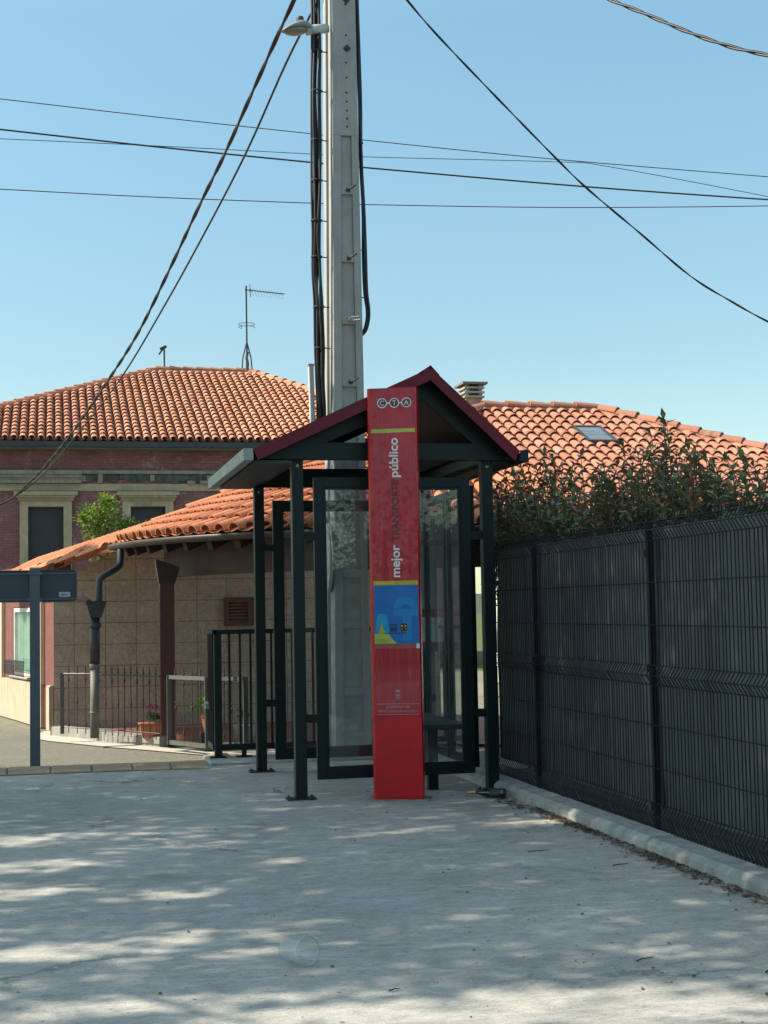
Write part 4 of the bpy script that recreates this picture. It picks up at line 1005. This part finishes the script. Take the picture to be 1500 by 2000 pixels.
m_.add(vs_, [(2*k,2*k+2,2*k+3,2*k+1) for k in range(K)]); m_.build('curtain', mat('pale_green_curtain', (.60,.85,.74), (.5,.74,.64), .8), wfr)
m_ = MB(); wbox(m_, 1.6, 2.77, .75, 1.66, -.035, -.03); m_.build('pane', GLASS, wfr)
m_ = MB()
for z in (.70, .86, .92): m_.tube([wA+wd*1.45+wn_*.12+V((0,0,z)), wA+wd*2.95+wn_*.12+V((0,0,z))], .010, 5)
for k in range(24): q = wA+wd*(1.47+k*.064)+wn_*.12; m_.tube([q+V((0,0,.70)), q+V((0,0,.92))], .005, 4)
m_.build('window_grille', DSTEEL, wfr)
# louvred vent in the front wall
VENT = mat('brown_vent', (.12,.05,.038), (.09,.038,.03), .7, scale=9)
vt = MB(); vt.box(2.40, 2.47, 20.94, 21.0, 1.40, 1.81); vt.box(2.75, 2.83, 20.94, 21.0, 1.40, 1.81); vt.box(2.47, 2.75, 20.94, 21.0, 1.40, 1.46); vt.box(2.47, 2.75, 20.94, 21.0, 1.75, 1.81)
v_ = vt.build('vent', VENT, hp); m_ = MB()
for k in range(6): m_.hexa([(2.47,20.96,1.47+k*.047),(2.75,20.96,1.47+k*.047),(2.75,20.995,1.49+k*.047),(2.47,20.995,1.49+k*.047),(2.47,20.96,1.485+k*.047),(2.75,20.96,1.485+k*.047),(2.75,20.995,1.505+k*.047),(2.47,20.995,1.505+k*.047)])
m_.build('slat', VENT, v_)
# downpipe with hopper
DP = mat('dark_downpipe', (.045,.045,.048), (.03,.03,.033), .45, scale=12); GP = mat('grey_downpipe', (.17,.16,.14), (.12,.113,.10), .6, scale=12)
m_ = MB(); m_.tube(catmull([(.85,18.75,2.42),(.84,18.72,2.28),(.82,18.65,2.20),(.70,18.45,2.12),(.60,18.33,2.06),(.565,18.3,1.98),(.565,18.3,1.72)], 5), .042, 12); dpp = m_.build('downpipe', DP, hp, smooth=True)
m_ = MB(); m_.hexa([(.455,18.2,1.56),(.585,18.2,1.56),(.585,18.36,1.56),(.455,18.36,1.56),(.40,18.17,1.765),(.655,18.17,1.765),(.655,18.39,1.765),(.40,18.39,1.765)]); m_.build('hopper', DP, dpp)
m_ = MB(); m_.tube([(.51,18.28,1.56),(.505,18.28,.98)], .062, 14); m_.tube([(.515,18.28,1.50),(.515,18.28,1.44)], .072, 14); m_.build('pipe', DP, dpp, smooth=True)
m_ = MB(); m_.tube([(.505,18.27,1.0),(.50,18.27,.1)], .055, 14); m_.tube([(.503,18.27,1.0),(.503,18.27,.93)], .064, 14); m_.tube([(.5,18.27,.42),(.5,18.27,.40)], .06, 14); m_.build('pipe_foot', GP, dpp, smooth=True)
m_ = MB(); m_.tube(catmull([(-.1,18.9,1.80),(.2,18.6,1.81),(.35,18.4,1.80),(.44,18.3,1.74)], 5), .045, 10); m_.build('branch_pipe', mat('red_brown_pipe', (.14,.05,.04), None, .5), dpp, smooth=True)

# low wall, cement strip, iron fence and gate
LWp = [(-.02,20.15),(.308,19.60),(.523,19.10),(.906,18.40),(1.259,17.82)]
LWb = [(.14,20.25),(.44,19.70),(.66,19.20),(1.04,18.50),(1.40,17.92)]
lw = MB(); vs_ = []
for (a, b), (c, d) in zip(LWp, LWb): vs_ += [(a,b,-.05),(c,d,-.05),(c,d,.12),(a,b,.115)]
lw.add(vs_, [(4*k+a, 4*k+(a+1)%4, 4*k+4+(a+1)%4, 4*k+4+a) for k in range(4) for a in range(4)] + [(0,1,2,3),(19,18,17,16)])
tag(lw.build('low_wall', LOWW, bevel=.01), 'low grey concrete upstand under the iron fence in front of the porch', 'wall')
g = MB(); vs_ = []
for (a, b), (c, d) in zip([(.0,21.0)]+LWp+[(1.75,16.95),(2.6,16.55),(4.2,16.5)], [(-.12,21.0),(-.30,20.0),(-.05,19.38),(.25,18.88),(.65,18.2),(1.08,17.6),(1.65,16.75),(2.6,16.42),(4.2,16.4)]): vs_ += [(a,b,.0),(c,d,-.008)]
g.add(vs_, [(2*k,2*k+1,2*k+3,2*k+2) for k in range(8)]); struct('cement_strip', g, CEMENT)
IRON = mat('grey_iron', (.05,.045,.04), (.035,.03,.027), .5, .2, scale=14); IRONL = mat('light_grey_iron', (.12,.12,.108), (.09,.09,.08), .5, .2, scale=10)
def spear_bar(mb, p, z0, z1, seed, tip=True):
    x, y = p; mb.tube([(x,y,z0),(x,y,z1)], .0065, 6)
    if tip: mb.lathe([(.006,0),(.014,.02),(.006,.05),(.011,.055),(.0,.115)], (x,y,z1-.01), 6)
    k = seed % 2
    for z in ((.50,) if k else (.78, .22)): mb.lathe([(.006,-.035),(.013,-.012),(.013,.012),(.006,.035)], (x,y,z), 8)
    if k: mb.lathe([(.006,-.02),(.012,0),(.006,.02)], (x,y,.56), 8)
fpts = [V((.122,19.08,0)), V((.40,18.86,0)), V((.662,18.504,0)), V((.95,18.05,0)), V((1.241,17.551,0))]
ifn = thing('iron_fence', 'slim wrought iron fence with spear tips on the low wall by the red pillar', 'fence', (.7,18.5,.1))
m_ = MB(); m_.tube([p+V((0,0,.857)) for p in fpts], .012, 6); m_.tube([p+V((0,0,.18)) for p in fpts], .008, 6); build_each(m_, 'rail', IRON, ifn)
m_ = MB(); m_.box(.095,.145,19.06,19.10,.1,.87); m_.build('post', IRONL, ifn)
def along(P, d):
    for a, b in zip(P[:-1], P[1:]):
        L = (b-a).length
        if d <= L: return a.lerp(b, d/L)
        d -= L
    return P[-1]
tot = sum((b-a).length for a, b in zip(fpts[:-1], fpts[1:]))
for k in range(14):
    p = along(fpts, .10+k*(tot-.12)/13.5); m_ = MB(); spear_bar(m_, (p.x,p.y), .11, .87, k); m_.build('bar', IRON, ifn)
def gate(name, label, A, B, nb, z0=.07, handle=True):
    A, B = V(A), V(B); t = thing(name, label, 'gate', (A.x,A.y,0)); d = (B-A).normalized()
    m_ = MB()
    for p in (A, B): m_.bar((p.x,p.y,z0),(p.x,p.y,.875), .027, .027, (0,1,0))
    m_.bar(A+V((0,0,.855))+d*.027, B+V((0,0,.855))-d*.027, .02, .022); m_.bar(A+V((0,0,z0+.03))+d*.027, B+V((0,0,z0+.03))-d*.027, .02, .025)
    m_.build('gate_frame', IRONL, t)
    for k in range(nb):
        p = A.lerp(B, (k+.8)/(nb+.6)); m_ = MB(); spear_bar(m_, (p.x,p.y), z0+.05, .88, k+1); m_.build('bar', IRON, t)
    if handle:
        m_ = MB(); p = B-d*.0; m_.box(p.x-.03,p.x+.03,p.y-.07,p.y-.03,.52,.60); m_.tube([p+V((0,-.08,.58)),p+V((-.06,-.10,.57))], .01, 6); m_.build('latch', STEEL, t)
    return t
gate('iron_gate', 'narrow grey iron garden gate with a latch between the low wall and the dark railing', (1.33,17.30,0), (1.70,16.46+.12,0), 4)
gate('iron_gate', 'iron gate leaf behind the bars of the dark pavement railing', (1.74,16.52+.1,0), (2.10,16.12+.2,0), 4, .09, False)

# flower pots
TERR = mat('terracotta_pot', (.46,.14,.06), (.38,.11,.05), .7, scale=9)
def plant(mb, c, n, R, L, h0=0.):
    for k in range(n):
        a = random.uniform(0, 2*PI); e = random.uniform(.1, 1.4); rad = V((math.cos(a)*math.cos(e), math.sin(a)*math.cos(e), math.sin(e)))
        p = V(c)+rad*R*random.uniform(.3,1)+V((0,0,h0)); leaf(mb, p, rad+V((0,0,.2)), rad.cross(Zv), L*random.uniform(.7,1.2), L*.6)
random.seed(31)
fp = thing('flower_pot', 'terracotta trough with a pink geranium behind the iron fence bars', 'flower pot', (1.17,18.08,.12))
m_ = MB(); m_.hexa([(1.06,17.98,.1),(1.27,17.98,.1),(1.27,18.12,.1),(1.06,18.12,.1),(1.03,17.95,.255),(1.30,17.95,.255),(1.30,18.15,.255),(1.03,18.15,.255)]); m_.box(1.015,1.315,17.935,18.165,.255,.28); m_.build('pot', TERR, fp, bevel=.008)
m_ = MB(); plant(m_, (1.17,18.05,.30), 70, .09, .05); plant(m_, (1.24,18.05,.29), 30, .07, .05); m_.build('leaves', LEAF_P, fp)
m_ = MB()
for k in range(60):
    a, e = random.uniform(0,2*PI), random.uniform(-.6,1.4); r = .05; c = V((1.175,18.03,.455)) if k < 40 else V((1.215,18.04,.44)); p = c+V((math.cos(a)*math.cos(e),math.sin(a)*math.cos(e),math.sin(e)*.7))*r; leaf(m_, p, V((math.cos(a),math.sin(a),.5)), V((-math.sin(a),math.cos(a),0)), .03, .028)
m_.build('bloom', PETAL, fp)
fp2 = thing('flower_pot', 'terracotta pot with trailing yellow green leaves seen through the gate bars', 'flower pot', (1.76,17.6,.2))
m_ = MB(); m_.lathe([(0,.19),(.055,.19),(.085,.37),(.10,.37),(.10,.41),(.085,.41),(.08,.38),(0,.38)], (1.79,17.35,0), 18); m_.build('pot', TERR, fp2)
m_ = MB(); m_.box(1.70,1.88,17.27,17.43,.012,.19); m_.build('stand', BROWN, fp2)
m_ = MB(); plant(m_, (1.72,17.33,.45), 60, .13, .06); plant(m_, (1.60,17.33,.42), 25, .08, .05); m_.build('leaves', LEAF_B, fp2)
fp3 = thing('planter', 'grey stone planter with a dark plant behind the railing bars', 'planter', (2.2,17.4,.02))
m_ = MB(); m_.lathe([(0,.012),(.10,.012),(.09,.05),(.12,.15),(.14,.26),(.12,.27),(0,.26)], (2.22,17.4,0), 16); m_.build('pot', LOWW, fp3)
m_ = MB(); plant(m_, (2.22,17.4,.32), 60, .12, .06); m_.build('leaves', LEAF_P, fp3)

# small tree behind the porch house
random.seed(17)
bt = thing('small_tree', 'small bright green leafy tree in front of the purple facade', 'tree', (.95,25,0))
m_ = MB(); m_.tube([(.95,25,0),(.92,25,1.2),(.9,25,2.4)], .06, 7, r2=.03)
cr = MB()
cl = [((.62,24.9,3.22),.22),((.80,25,3.1),.28),((.95,24.9,3.22),.25),((.93,25,3.42),.16),((1.12,24.95,2.98),.24),((.72,24.9,2.86),.22),((1.3,25,3.02),.18),((.9,25,2.7),.3),((.86,24.9,3.5),.1),((1.42,25,2.96),.12),((1.55,25,3.05),.06),((.52,24.95,3.22),.09)]
for (c, r) in cl:
    m_.tube([(.9,25,2.3),V(c)], .014, 4, r2=.006)
    for k in range(int(900*r)):
        a, e = random.uniform(0,2*PI), math.asin(random.uniform(-.8,1)); q = V((math.cos(a)*math.cos(e),math.sin(a)*math.cos(e),math.sin(e)))*r*random.uniform(.35,1.08)
        leaf(cr, V(c)+q, q+V((random.uniform(-.1,.1),random.uniform(-.1,.1),.05)), q.cross(Zv)+V((.01,0,0)), random.uniform(.06,.10), .045)
m_.build('trunk', BARK, bt); cr.build('crown', LEAF_B, bt)

# ------------------------------------------------------------------ dark pavement railing
ra = thing('railing', 'dark green pavement railing behind the bus shelter with upright bars', 'railing', (1.75,15.7,.03))
m_ = MB(); m_.box(1.71,4.6,15.92,15.97,1.36,1.41); m_.box(1.69,1.74,15.92,16.6,1.362,1.408); m_.build('top_rail', GREENT, ra, bevel=.004)
m_ = MB(); m_.box(1.74,4.6,15.925,15.965,.11,.17); m_.box(1.695,1.735,15.97,16.6,.11,.17); m_.build('bottom_rail', GREENT, ra)
m_ = MB(); m_.box(1.71,1.79,15.905,15.985,.03,1.36); m_.build('corner_post', GREENT, ra, bevel=.004)
x = 1.88
while x < 4.6:
    m_ = MB(); m_.box(x-.012,x+.012,15.933,15.957,.17,1.36); m_.build('bar', GREENT, ra); x += .115
for k in range(5):
    y = 16.06+k*.12; m_ = MB(); m_.box(1.703,1.727,y-.012,y+.012,.17,1.36); m_.build('bar', GREENT, ra)
for x in (1.745, 2.03, 3.1, 4.1):
    m_ = MB(); m_.box(x-.025,x+.025,15.92,15.97,.03,.11); m_.box(x-.085,x+.085,15.87,16.02,.03,.042); m_.build('foot', GREENT, ra)

# ------------------------------------------------------------------ back of a road sign (left)
rs = thing('road_sign', 'back of a wide blue grey road sign on a square steel post beside the road', 'road sign', (-.18,16.2,0))
SGN = mat('sign_back', (.035,.06,.085), (.028,.05,.07), .45, scale=2); SGP = mat('sign_post', (.09,.115,.145), (.07,.095,.12), .5, scale=6)
m_ = MB(); m_.box(-.236,-.128,16.16,16.22,-.02,2.105); m_.build('post', SGP, rs, bevel=.004)
m_ = MB(); m_.box(-.24,-.124,16.15,16.226,2.105,2.118); m_.build('post_cap', STEEL, rs)
def rr(x0,x1,z0,z1,r):
    P = []
    for cx_, cz_, a0 in ((x1-r,z1-r,0),(x0+r,z1-r,PI/2),(x0+r,z0+r,PI),(x1-r,z0+r,1.5*PI)):
        for k in range(6): a = a0+k*PI/10; P.append((cx_+r*math.cos(a), cz_+r*math.sin(a)))
    return P
m_ = MB(); m_.prism(rr(-1.5,.262,1.745,2.09,.045), (0,16.262,0), (1,0,0), Zv, (0,-1,0), .012); pn = m_.build('panel', SGN, rs)
m_ = MB(); o_ = rr(-1.5,.262,1.745,2.09,.045); i_ = rr(-1.49,.252,1.755,2.08,.037); k = len(o_)
m_.add([(a,16.25,b) for a,b in o_]+[(a,16.25,b) for a,b in i_]+[(a,16.228,b) for a,b in o_]+[(a,16.228,b) for a,b in i_],
       [f for i in range(k) for f in ((i,(i+1)%k,2*k+(i+1)%k,2*k+i),(k+i,3*k+i,3*k+(i+1)%k,k+(i+1)%k),(2*k+i,2*k+(i+1)%k,3*k+(i+1)%k,3*k+i))])
m_.build('rim', SGN, pn)
m_ = MB()
for z in (1.775, 2.055): m_.box(-1.49,.25,16.236,16.25,z-.01,z+.01); m_.box(-.262,-.102,16.15,16.157,z-.018,z+.018)
build_each(m_, 'clamp_rail', SGP, rs)
m_ = MB(); m_.box(.072,.19,16.246,16.25,1.797,1.85); m_.box(.072,.19,16.246,16.25,1.772,1.784); st_ = m_.build('sticker', mat('pale_sticker', (.5,.55,.58), None, .5), rs)
text_mesh('lettering', 'aknur', .032, V((.131,16.2455,1.815)), V((1,0,0)), Zv, V((0,-1,0)), INK, st_, .02, 'CENTER')

# ------------------------------------------------------------------ yellow kerb blocks
def m_yel():
    t = NT('worn_yellow_paint'); c = t.ramp(t.noise(8, 6, .7, stretch=(.4,2,1)), [(.3, (.25,.185,.115)), (.55, (.42,.31,.195)), (.75, (.46,.37,.27))])
    t.color(c); t.set(rough=.8, spec=.3); t.bump(t.noise(50,4), .3, .004); return t.m
YM = m_yel(); JM = mat('block_joint', (.27,.265,.25), (.16,.16,.155), .9, scale=30)
xs = [-1.73,-1.31,-.88,-.45,-.02,.39,.80,1.19,1.57]; ys = [15.30,15.29,15.28,15.27,15.26,15.24,15.22,15.18,15.12]
names = ['outermost', 'outer', 'first whole yellow kerb block at the left edge of the pavement', 'yellow kerb block directly in front of the road sign post', 'yellow kerb block just right of the road sign post', 'middle yellow kerb block of the row between sign post and railing', 'yellow kerb block second from the railing end of the row', 'last yellow kerb block, ending at the railing corner']
for k in range(2, len(xs)-1):
    a, b, y0, y1 = xs[k]+.010, xs[k+1]-.010, ys[k], ys[k+1]
    t = thing('yellow_kerb_block', 'worn '+names[k], 'kerb block', ((a+b)/2,(y0+y1)/2,0), 'row of yellow kerb blocks')
    prof = [(0,.003),(.0,.012),(.24,.046),(.36,.05),(.46,.003)]
    m_ = MB(); n = len(prof)
    A = [(a+(.0 if i else 0),y0+p,z) for i,(p,z) in enumerate(prof)]; B = [(b,y1+p,z) for p,z in prof]
    m_.add(A+B, [(i,n+i,n+(i+1)%n,(i+1)%n) for i in range(n)]+[tuple(range(n)), tuple(range(2*n-1,n-1,-1))]); m_.build('painted_body', YM, t, bevel=.006)
    j = MB(); xj = xs[k+1]
    if k < len(xs)-2:
        j.hexa([(xj-.02,y1+.06,.003),(xj+.02,y1+.06,.003),(xj+.02,y1+.38,.003),(xj-.02,y1+.38,.003),(xj-.02,y1+.12,.016),(xj+.02,y1+.12,.016),(xj+.02,y1+.36,.036),(xj-.02,y1+.36,.036)]); j.build('joint_lug', JM, t)
g = MB(); g.add([(-6.5,15.7,.004),(1.6,15.55,.004),(1.6,16.0,.004),(-6.5,16.12,.004)], [(0,1,2,3)]); struct('kerb_backing', g, KERBM)

# ------------------------------------------------------------------ small things on the pavement
bo = thing('bottle', 'dark glass bottle with a gold foil neck lying by the fence side shelter post', 'bottle', (3.6,11.92,0))
ax = V((.30,-.20,0)).normalized(); b0 = V((3.43,12.03,.042))
BG = mat('dark_bottle_glass', (.008,.009,.008), None, .08, spec=.7, coat=.5)
m_ = MB(); m_.lathe([(0,0),(.014,.0),(.0145,.085),(.02,.11),(.034,.15),(.040,.18),(.0405,.315),(.038,.33),(.0,.322)], b0+V((0,0,.0)), 20, axis=tuple(ax)); m_.build('body', BG, bo, smooth=True)
m_ = MB(); m_.lathe([(.0,-.004),(.0155,-.004),(.0162,.0),(.0158,.065),(.0150,.067)], b0, 16, axis=tuple(ax)); m_.build('neck_foil', mat('gold_foil', (.55,.38,.12), None, .35, .7), bo, smooth=True)
m_ = MB(); m_.lathe([(.0408,.20),(.0411,.201),(.0411,.295),(.0408,.296)], b0, 20, axis=tuple(ax)); m_.build('label_band', mat('dark_label', (.035,.04,.042), (.025,.03,.03), .5), bo, smooth=True)
cp = thing('plastic_cup', 'translucent plastic cup lying on its side on the pavement', 'cup', (1.1,6.65,0))
def m_cup():
    t = NT('frosted_plastic'); n = t.n
    tr = n.new("ShaderNodeBsdfTransparent"); tr.inputs[0].default_value = (.86,.9,.9,1)
    t.color((.62,.68,.7)); t.set(rough=.25, spec=.6)
    mx = n.new("ShaderNodeMixShader"); mx.inputs[0].default_value = .27
    t.link(tr.outputs[0], mx.inputs[1]); t.link(t.b.outputs[0], mx.inputs[2]); t.link(mx.outputs[0], t.out.inputs[0]); return t.m
cax = V((.467,-.875,.12)).normalized(); cb = V((1.04,6.76,.047))
CUPM = m_cup()
m_ = MB(); m_.lathe([(.0,0),(.043,.0),(.0445,.005),(.0650,.165)], cb, 36, axis=tuple(cax)); m_.build('wall', CUPM, cp, smooth=True)
m_ = MB(); m_.lathe([(.064,.163),(.0675,.165),(.068,.169),(.065,.170)], cb, 36, axis=tuple(cax)); m_.build('rim', mat('clear_rim', (.55,.6,.6), None, .2), cp, smooth=True)
PAPER = mat('white_paper', (.62,.63,.62), (.5,.51,.5), .8)
for i, (x, y, s, lb) in enumerate([(1.93,12.95,.04,'crumpled white paper on the pavement left of the near shelter post'),(2.06,13.2,.028,'smaller crumpled scrap of white paper just behind the near shelter post')]):
    m_ = MB(); random.seed(40+i)
    for k in range(7):
        c = V((x+random.uniform(-s,s), y+random.uniform(-s,s), s*.4)); q = [c+V((random.uniform(-s,s),random.uniform(-s,s),random.uniform(-.4,.7)*s)) for _ in range(4)]
        m_.add(q+[c], [(0,1,4),(1,2,4),(2,3,4),(3,0,4)])
    tag(m_.build('paper_scrap', PAPER), lb, 'litter')
TW = mat('twig_bark', (.06,.045,.035), (.04,.03,.024), .9, scale=40)
for (x, y, L, a, lb) in [(3.02,9.2,.15,.12,'short dark twig lying on the concrete near the kerb'),(3.35,8.55,.13,.35,'thin curved twig by the litter along the kerb'),(1.37,6.08,.05,.2,'small bent twig in front of the plastic cup'),(2.55,6.25,.12,.5,'pale forked twig in the right foreground'),(3.0,5.9,.08,.3,'tiny dry stalk at the right edge of the foreground')]:
    m_ = MB(); d = V((math.cos(a), math.sin(a), 0)); p = V((x,y,.007))
    m_.tube(catmull([p, p+d*L*.3+V((0,random.uniform(-.012,.012),.003)), p+d*L*.65+V((0,random.uniform(-.012,.012),.001)), p+d*L], 4), random.uniform(.0028,.0045), 5, r2=.0018)
    tag(m_.build('twig', TW), lb, 'twig')
# leaf litter along the kerb, grit over the slab
random.seed(50)
m_ = MB()
for k in range(6500):
    y = random.triangular(6.2, 12.2, 9.5); y = random.uniform(6.0, 12.0)
    dens = .35+.65*max(0, math.sin(y*2.3)*math.sin(y*.9+1))
    if random.random() > dens: continue
    x = 3.765-abs(random.gauss(0,.068)) - (.12*random.random() if 11.2 < y else 0); z = .004+random.random()*.012
    a = random.uniform(0,2*PI); L = random.uniform(.008,.03); W = L*random.uniform(.12,.4); u = V((math.cos(a),math.sin(a),random.uniform(-.3,.3))); s_ = V((-math.sin(a),math.cos(a),random.uniform(-.4,.4)))
    p = V((x,y,z)); m_.add([p-u*L, p+s_*W, p+u*L, p-s_*W], [(0,1,2,3)])
tag(m_.build('leaf_litter', m_leaf('dry_litter', [(0.,(.05,.03,.02)),(.5,(.10,.065,.04)),(.9,(.17,.11,.07)),(1.,(.3,.22,.15))], .0, .8)), 'dry brown leaf litter gathered along the foot of the kerb', 'litter', kind='stuff')
m_ = MB()
for k in range(420):
    y = random.uniform(5.2, 16); x = random.uniform(-.6, 3.7) if random.random() < .6 else random.uniform(2.0,3.7)
    if x > .33*y+1.7: continue
    r = random.choice([.003,.003,.004,.004,.005,.006,.010]); p = V((x,y,r*.5)); a = random.random()*PI
    d = V((math.cos(a),math.sin(a),0)); e2 = V((-d.y,d.x,0))
    m_.add([p-d*r*1.4, p+e2*r, p+d*r*1.4, p-e2*r, p+V((0,0,r*.7))], [(0,1,4),(1,2,4),(2,3,4),(3,0,4)])
tag(m_.build('grit', m_leaf('grit', [(0.,(.07,.065,.055)),(.6,(.14,.12,.10)),(.9,(.22,.17,.13)),(1.,(.6,.6,.58))], .0, .9)), 'scattered dark grit and crumbs over the concrete pavement', 'grit', kind='stuff')

# ------------------------------------------------------------------ trees left of the view that shade the pavement
PATCH = [(.11,7.27,.36,.16,.75),(.81,7.39,.28,.12,.6),(.7,8.53,.3,.13,.55),(1.47,9.43,.22,.12,.5),(-.15,10.88,.32,.22,.8),(-.08,9.76,.3,.18,.8),(-.13,8.88,.26,.15,.7),(1.27,7.49,.17,.09,.35),(3.49,10.5,.34,.16,.6),(2.59,6.44,.28,.16,.6),(2.33,10.38,.3,.12,.4),(1.6,5.75,1.0,.20,.95),(2.3,5.58,.6,.27,.95),(.4,6.12,.5,.13,.75),(1.99,7.46,.22,.08,.4),(1.16,7.0,.15,.1,.45),(1.9,11.9,.5,.12,.25),(2.7,8.9,.4,.12,.3),(.6,10.2,.3,.14,.35),(2.9,7.6,.3,.14,.3)]
BROAD = [(random.uniform(-.8,3.6), random.uniform(5.6,11.5), random.uniform(.25,.7), random.uniform(.15,.4), random.uniform(.06,.22)) for _ in range(22)]
def target(x, y):                    # share of sunlight let through where the shadow of this crown falls
    o = .05 + .05*max(0., min(1., (9.0-y)/4))
    for (cx_, cy_, wx, wy, s_) in BROAD:
        q = ((x-cx_)/wx)**2+((y-cy_)/wy)**2
        if q < 4: o = max(o, o+s_*math.exp(-q*1.2)*.8)
    for (cx_, cy_, wx, wy, s_) in PATCH:
        q = ((x-cx_)/(wx*1.15))**2+((y-cy_)/(wy*1.15))**2
        if q < 4: o = max(o, s_*min(1., 1.5*math.exp(-q)))
    if y < 5.35: o = max(o, .5)
    return min(o, .97)
def edge(x): return 16.1 if x < 5.5 else 16.1-(x-5.5)*.62
random.seed(77)
trunks = [V((-7.2,2.5,0)), V((-6.6,8.8,0)), V((-7.6,14.6,0))]
crowns = [MB(), MB(), MB()]
k1, k2 = SUN.x/SUN.z, SUN.y/SUN.z
cnt = 0
TAU = 3.4
def sample():
    for k in range(150000):          # over the pavement, the shelter and the fence
        yield random.uniform(-2.6,10.2), random.uniform(3.2,16.6), 0
    for k in range(26000):           # the rest of the crowns
        yield random.uniform(-8,9), random.uniform(-4,15), 1
    for k in range(13500):           # extra leaves added to cast shade on the small house's porch and downpipe
        yield random.uniform(1.72,3.45)+random.gauss(0,.03), random.uniform(17.35,20.6), 2
for gx, gy, zone in sample():
    if zone == 0:
        if gy > edge(gx)+random.gauss(0,.06): continue
        if random.random() > -math.log(target(gx, gy))/TAU: continue
    elif zone == 1 and -2.6 < gx and gy > 3.2: continue
    h = random.uniform(5.2, 13.0)
    if h > 11 and random.random() < .4: continue
    p = V((gx+k1*h, gy+k2*h, h))
    if p.x > -1.1-.03*max(0,p.y) or p.x < -13: continue
    i = min(range(3), key=lambda q: (trunks[q].xy-p.xy).length)
    a = random.uniform(0,2*PI); d = V((math.cos(a),math.sin(a),random.uniform(-.6,.3))); s_ = d.cross(V((random.uniform(-.5,.5),random.uniform(-.5,.5),1))).normalized()
    L = random.uniform(.11,.19); W = L*.62; d.normalize()
    crowns[i].add([p, p+d*L*.5+s_*W*.5, p+d*L, p+d*L*.5-s_*W*.5], [(0,1,2,3)]); cnt += 1
for i, tp_ in enumerate(trunks):
    t = thing('broadleaf_tree', ['tall leafy tree left of the camera shading the foreground concrete','tall leafy tree left of the pavement shading the bus shelter','tall leafy tree beside the road, farthest of the shade trees'][i], 'tree', tuple(tp_), 'shade trees along the left side of the pavement')
    m_ = MB(); m_.tube(catmull([tp_, tp_+V((.1,.05,2.5)), tp_+V((0,.1,6)), tp_+V((.2,0,11))], 4), .26, 10, r2=.06)
    for k in range(14):
        z = random.uniform(3.6,9.5); a = random.uniform(0,2*PI); L = random.uniform(1.8,3.8); b = tp_+V((.05,.05,z))
        m_.tube([b, b+V((math.cos(a)*L*.5, math.sin(a)*L*.5, L*.35)), b+V((math.cos(a)*L, math.sin(a)*L, L*.55))], .07, 6, r2=.015)
    m_.build('trunk', BARK, t); crowns[i].build('crown', LEAF_T, t)

random.seed(91)
m_ = MB()  # unseen trees, placed and sized to darken reflections in totem and glass
for k in range(26):
    cx_ = -17+k*1.35+random.uniform(-.4,.4); cy_ = random.uniform(-19,-15.5); hh = 5.0+1.7*abs(math.sin(k*1.7))+random.uniform(0,1.2)
    m_.tube([(cx_,cy_,-.05),(cx_,cy_,hh*.6)], .14, 6, r2=.06)
    for j in range(560):
        a, e, q = random.uniform(0,2*PI), math.asin(random.uniform(-1,1)), random.random()**.4
        p = V((cx_+1.25*q*math.cos(a)*math.cos(e), cy_+1.1*q*math.sin(a)*math.cos(e), hh*.55+hh*.5*q*math.sin(e)))
        d = V((random.uniform(-1,1),random.uniform(-1,1),random.uniform(-.6,.6))).normalized(); s_ = d.cross(V((.3,.2,1))).normalized(); L = random.uniform(.18,.34)
        m_.add([p, p+d*L*.5+s_*L*.3, p+d*L, p+d*L*.5-s_*L*.3], [(0,1,2,3)])
tag(m_.build('woodland_edge', LEAF_T), 'dense row of dark green trees added unseen behind the viewer for reflections', 'woodland', kind='stuff')
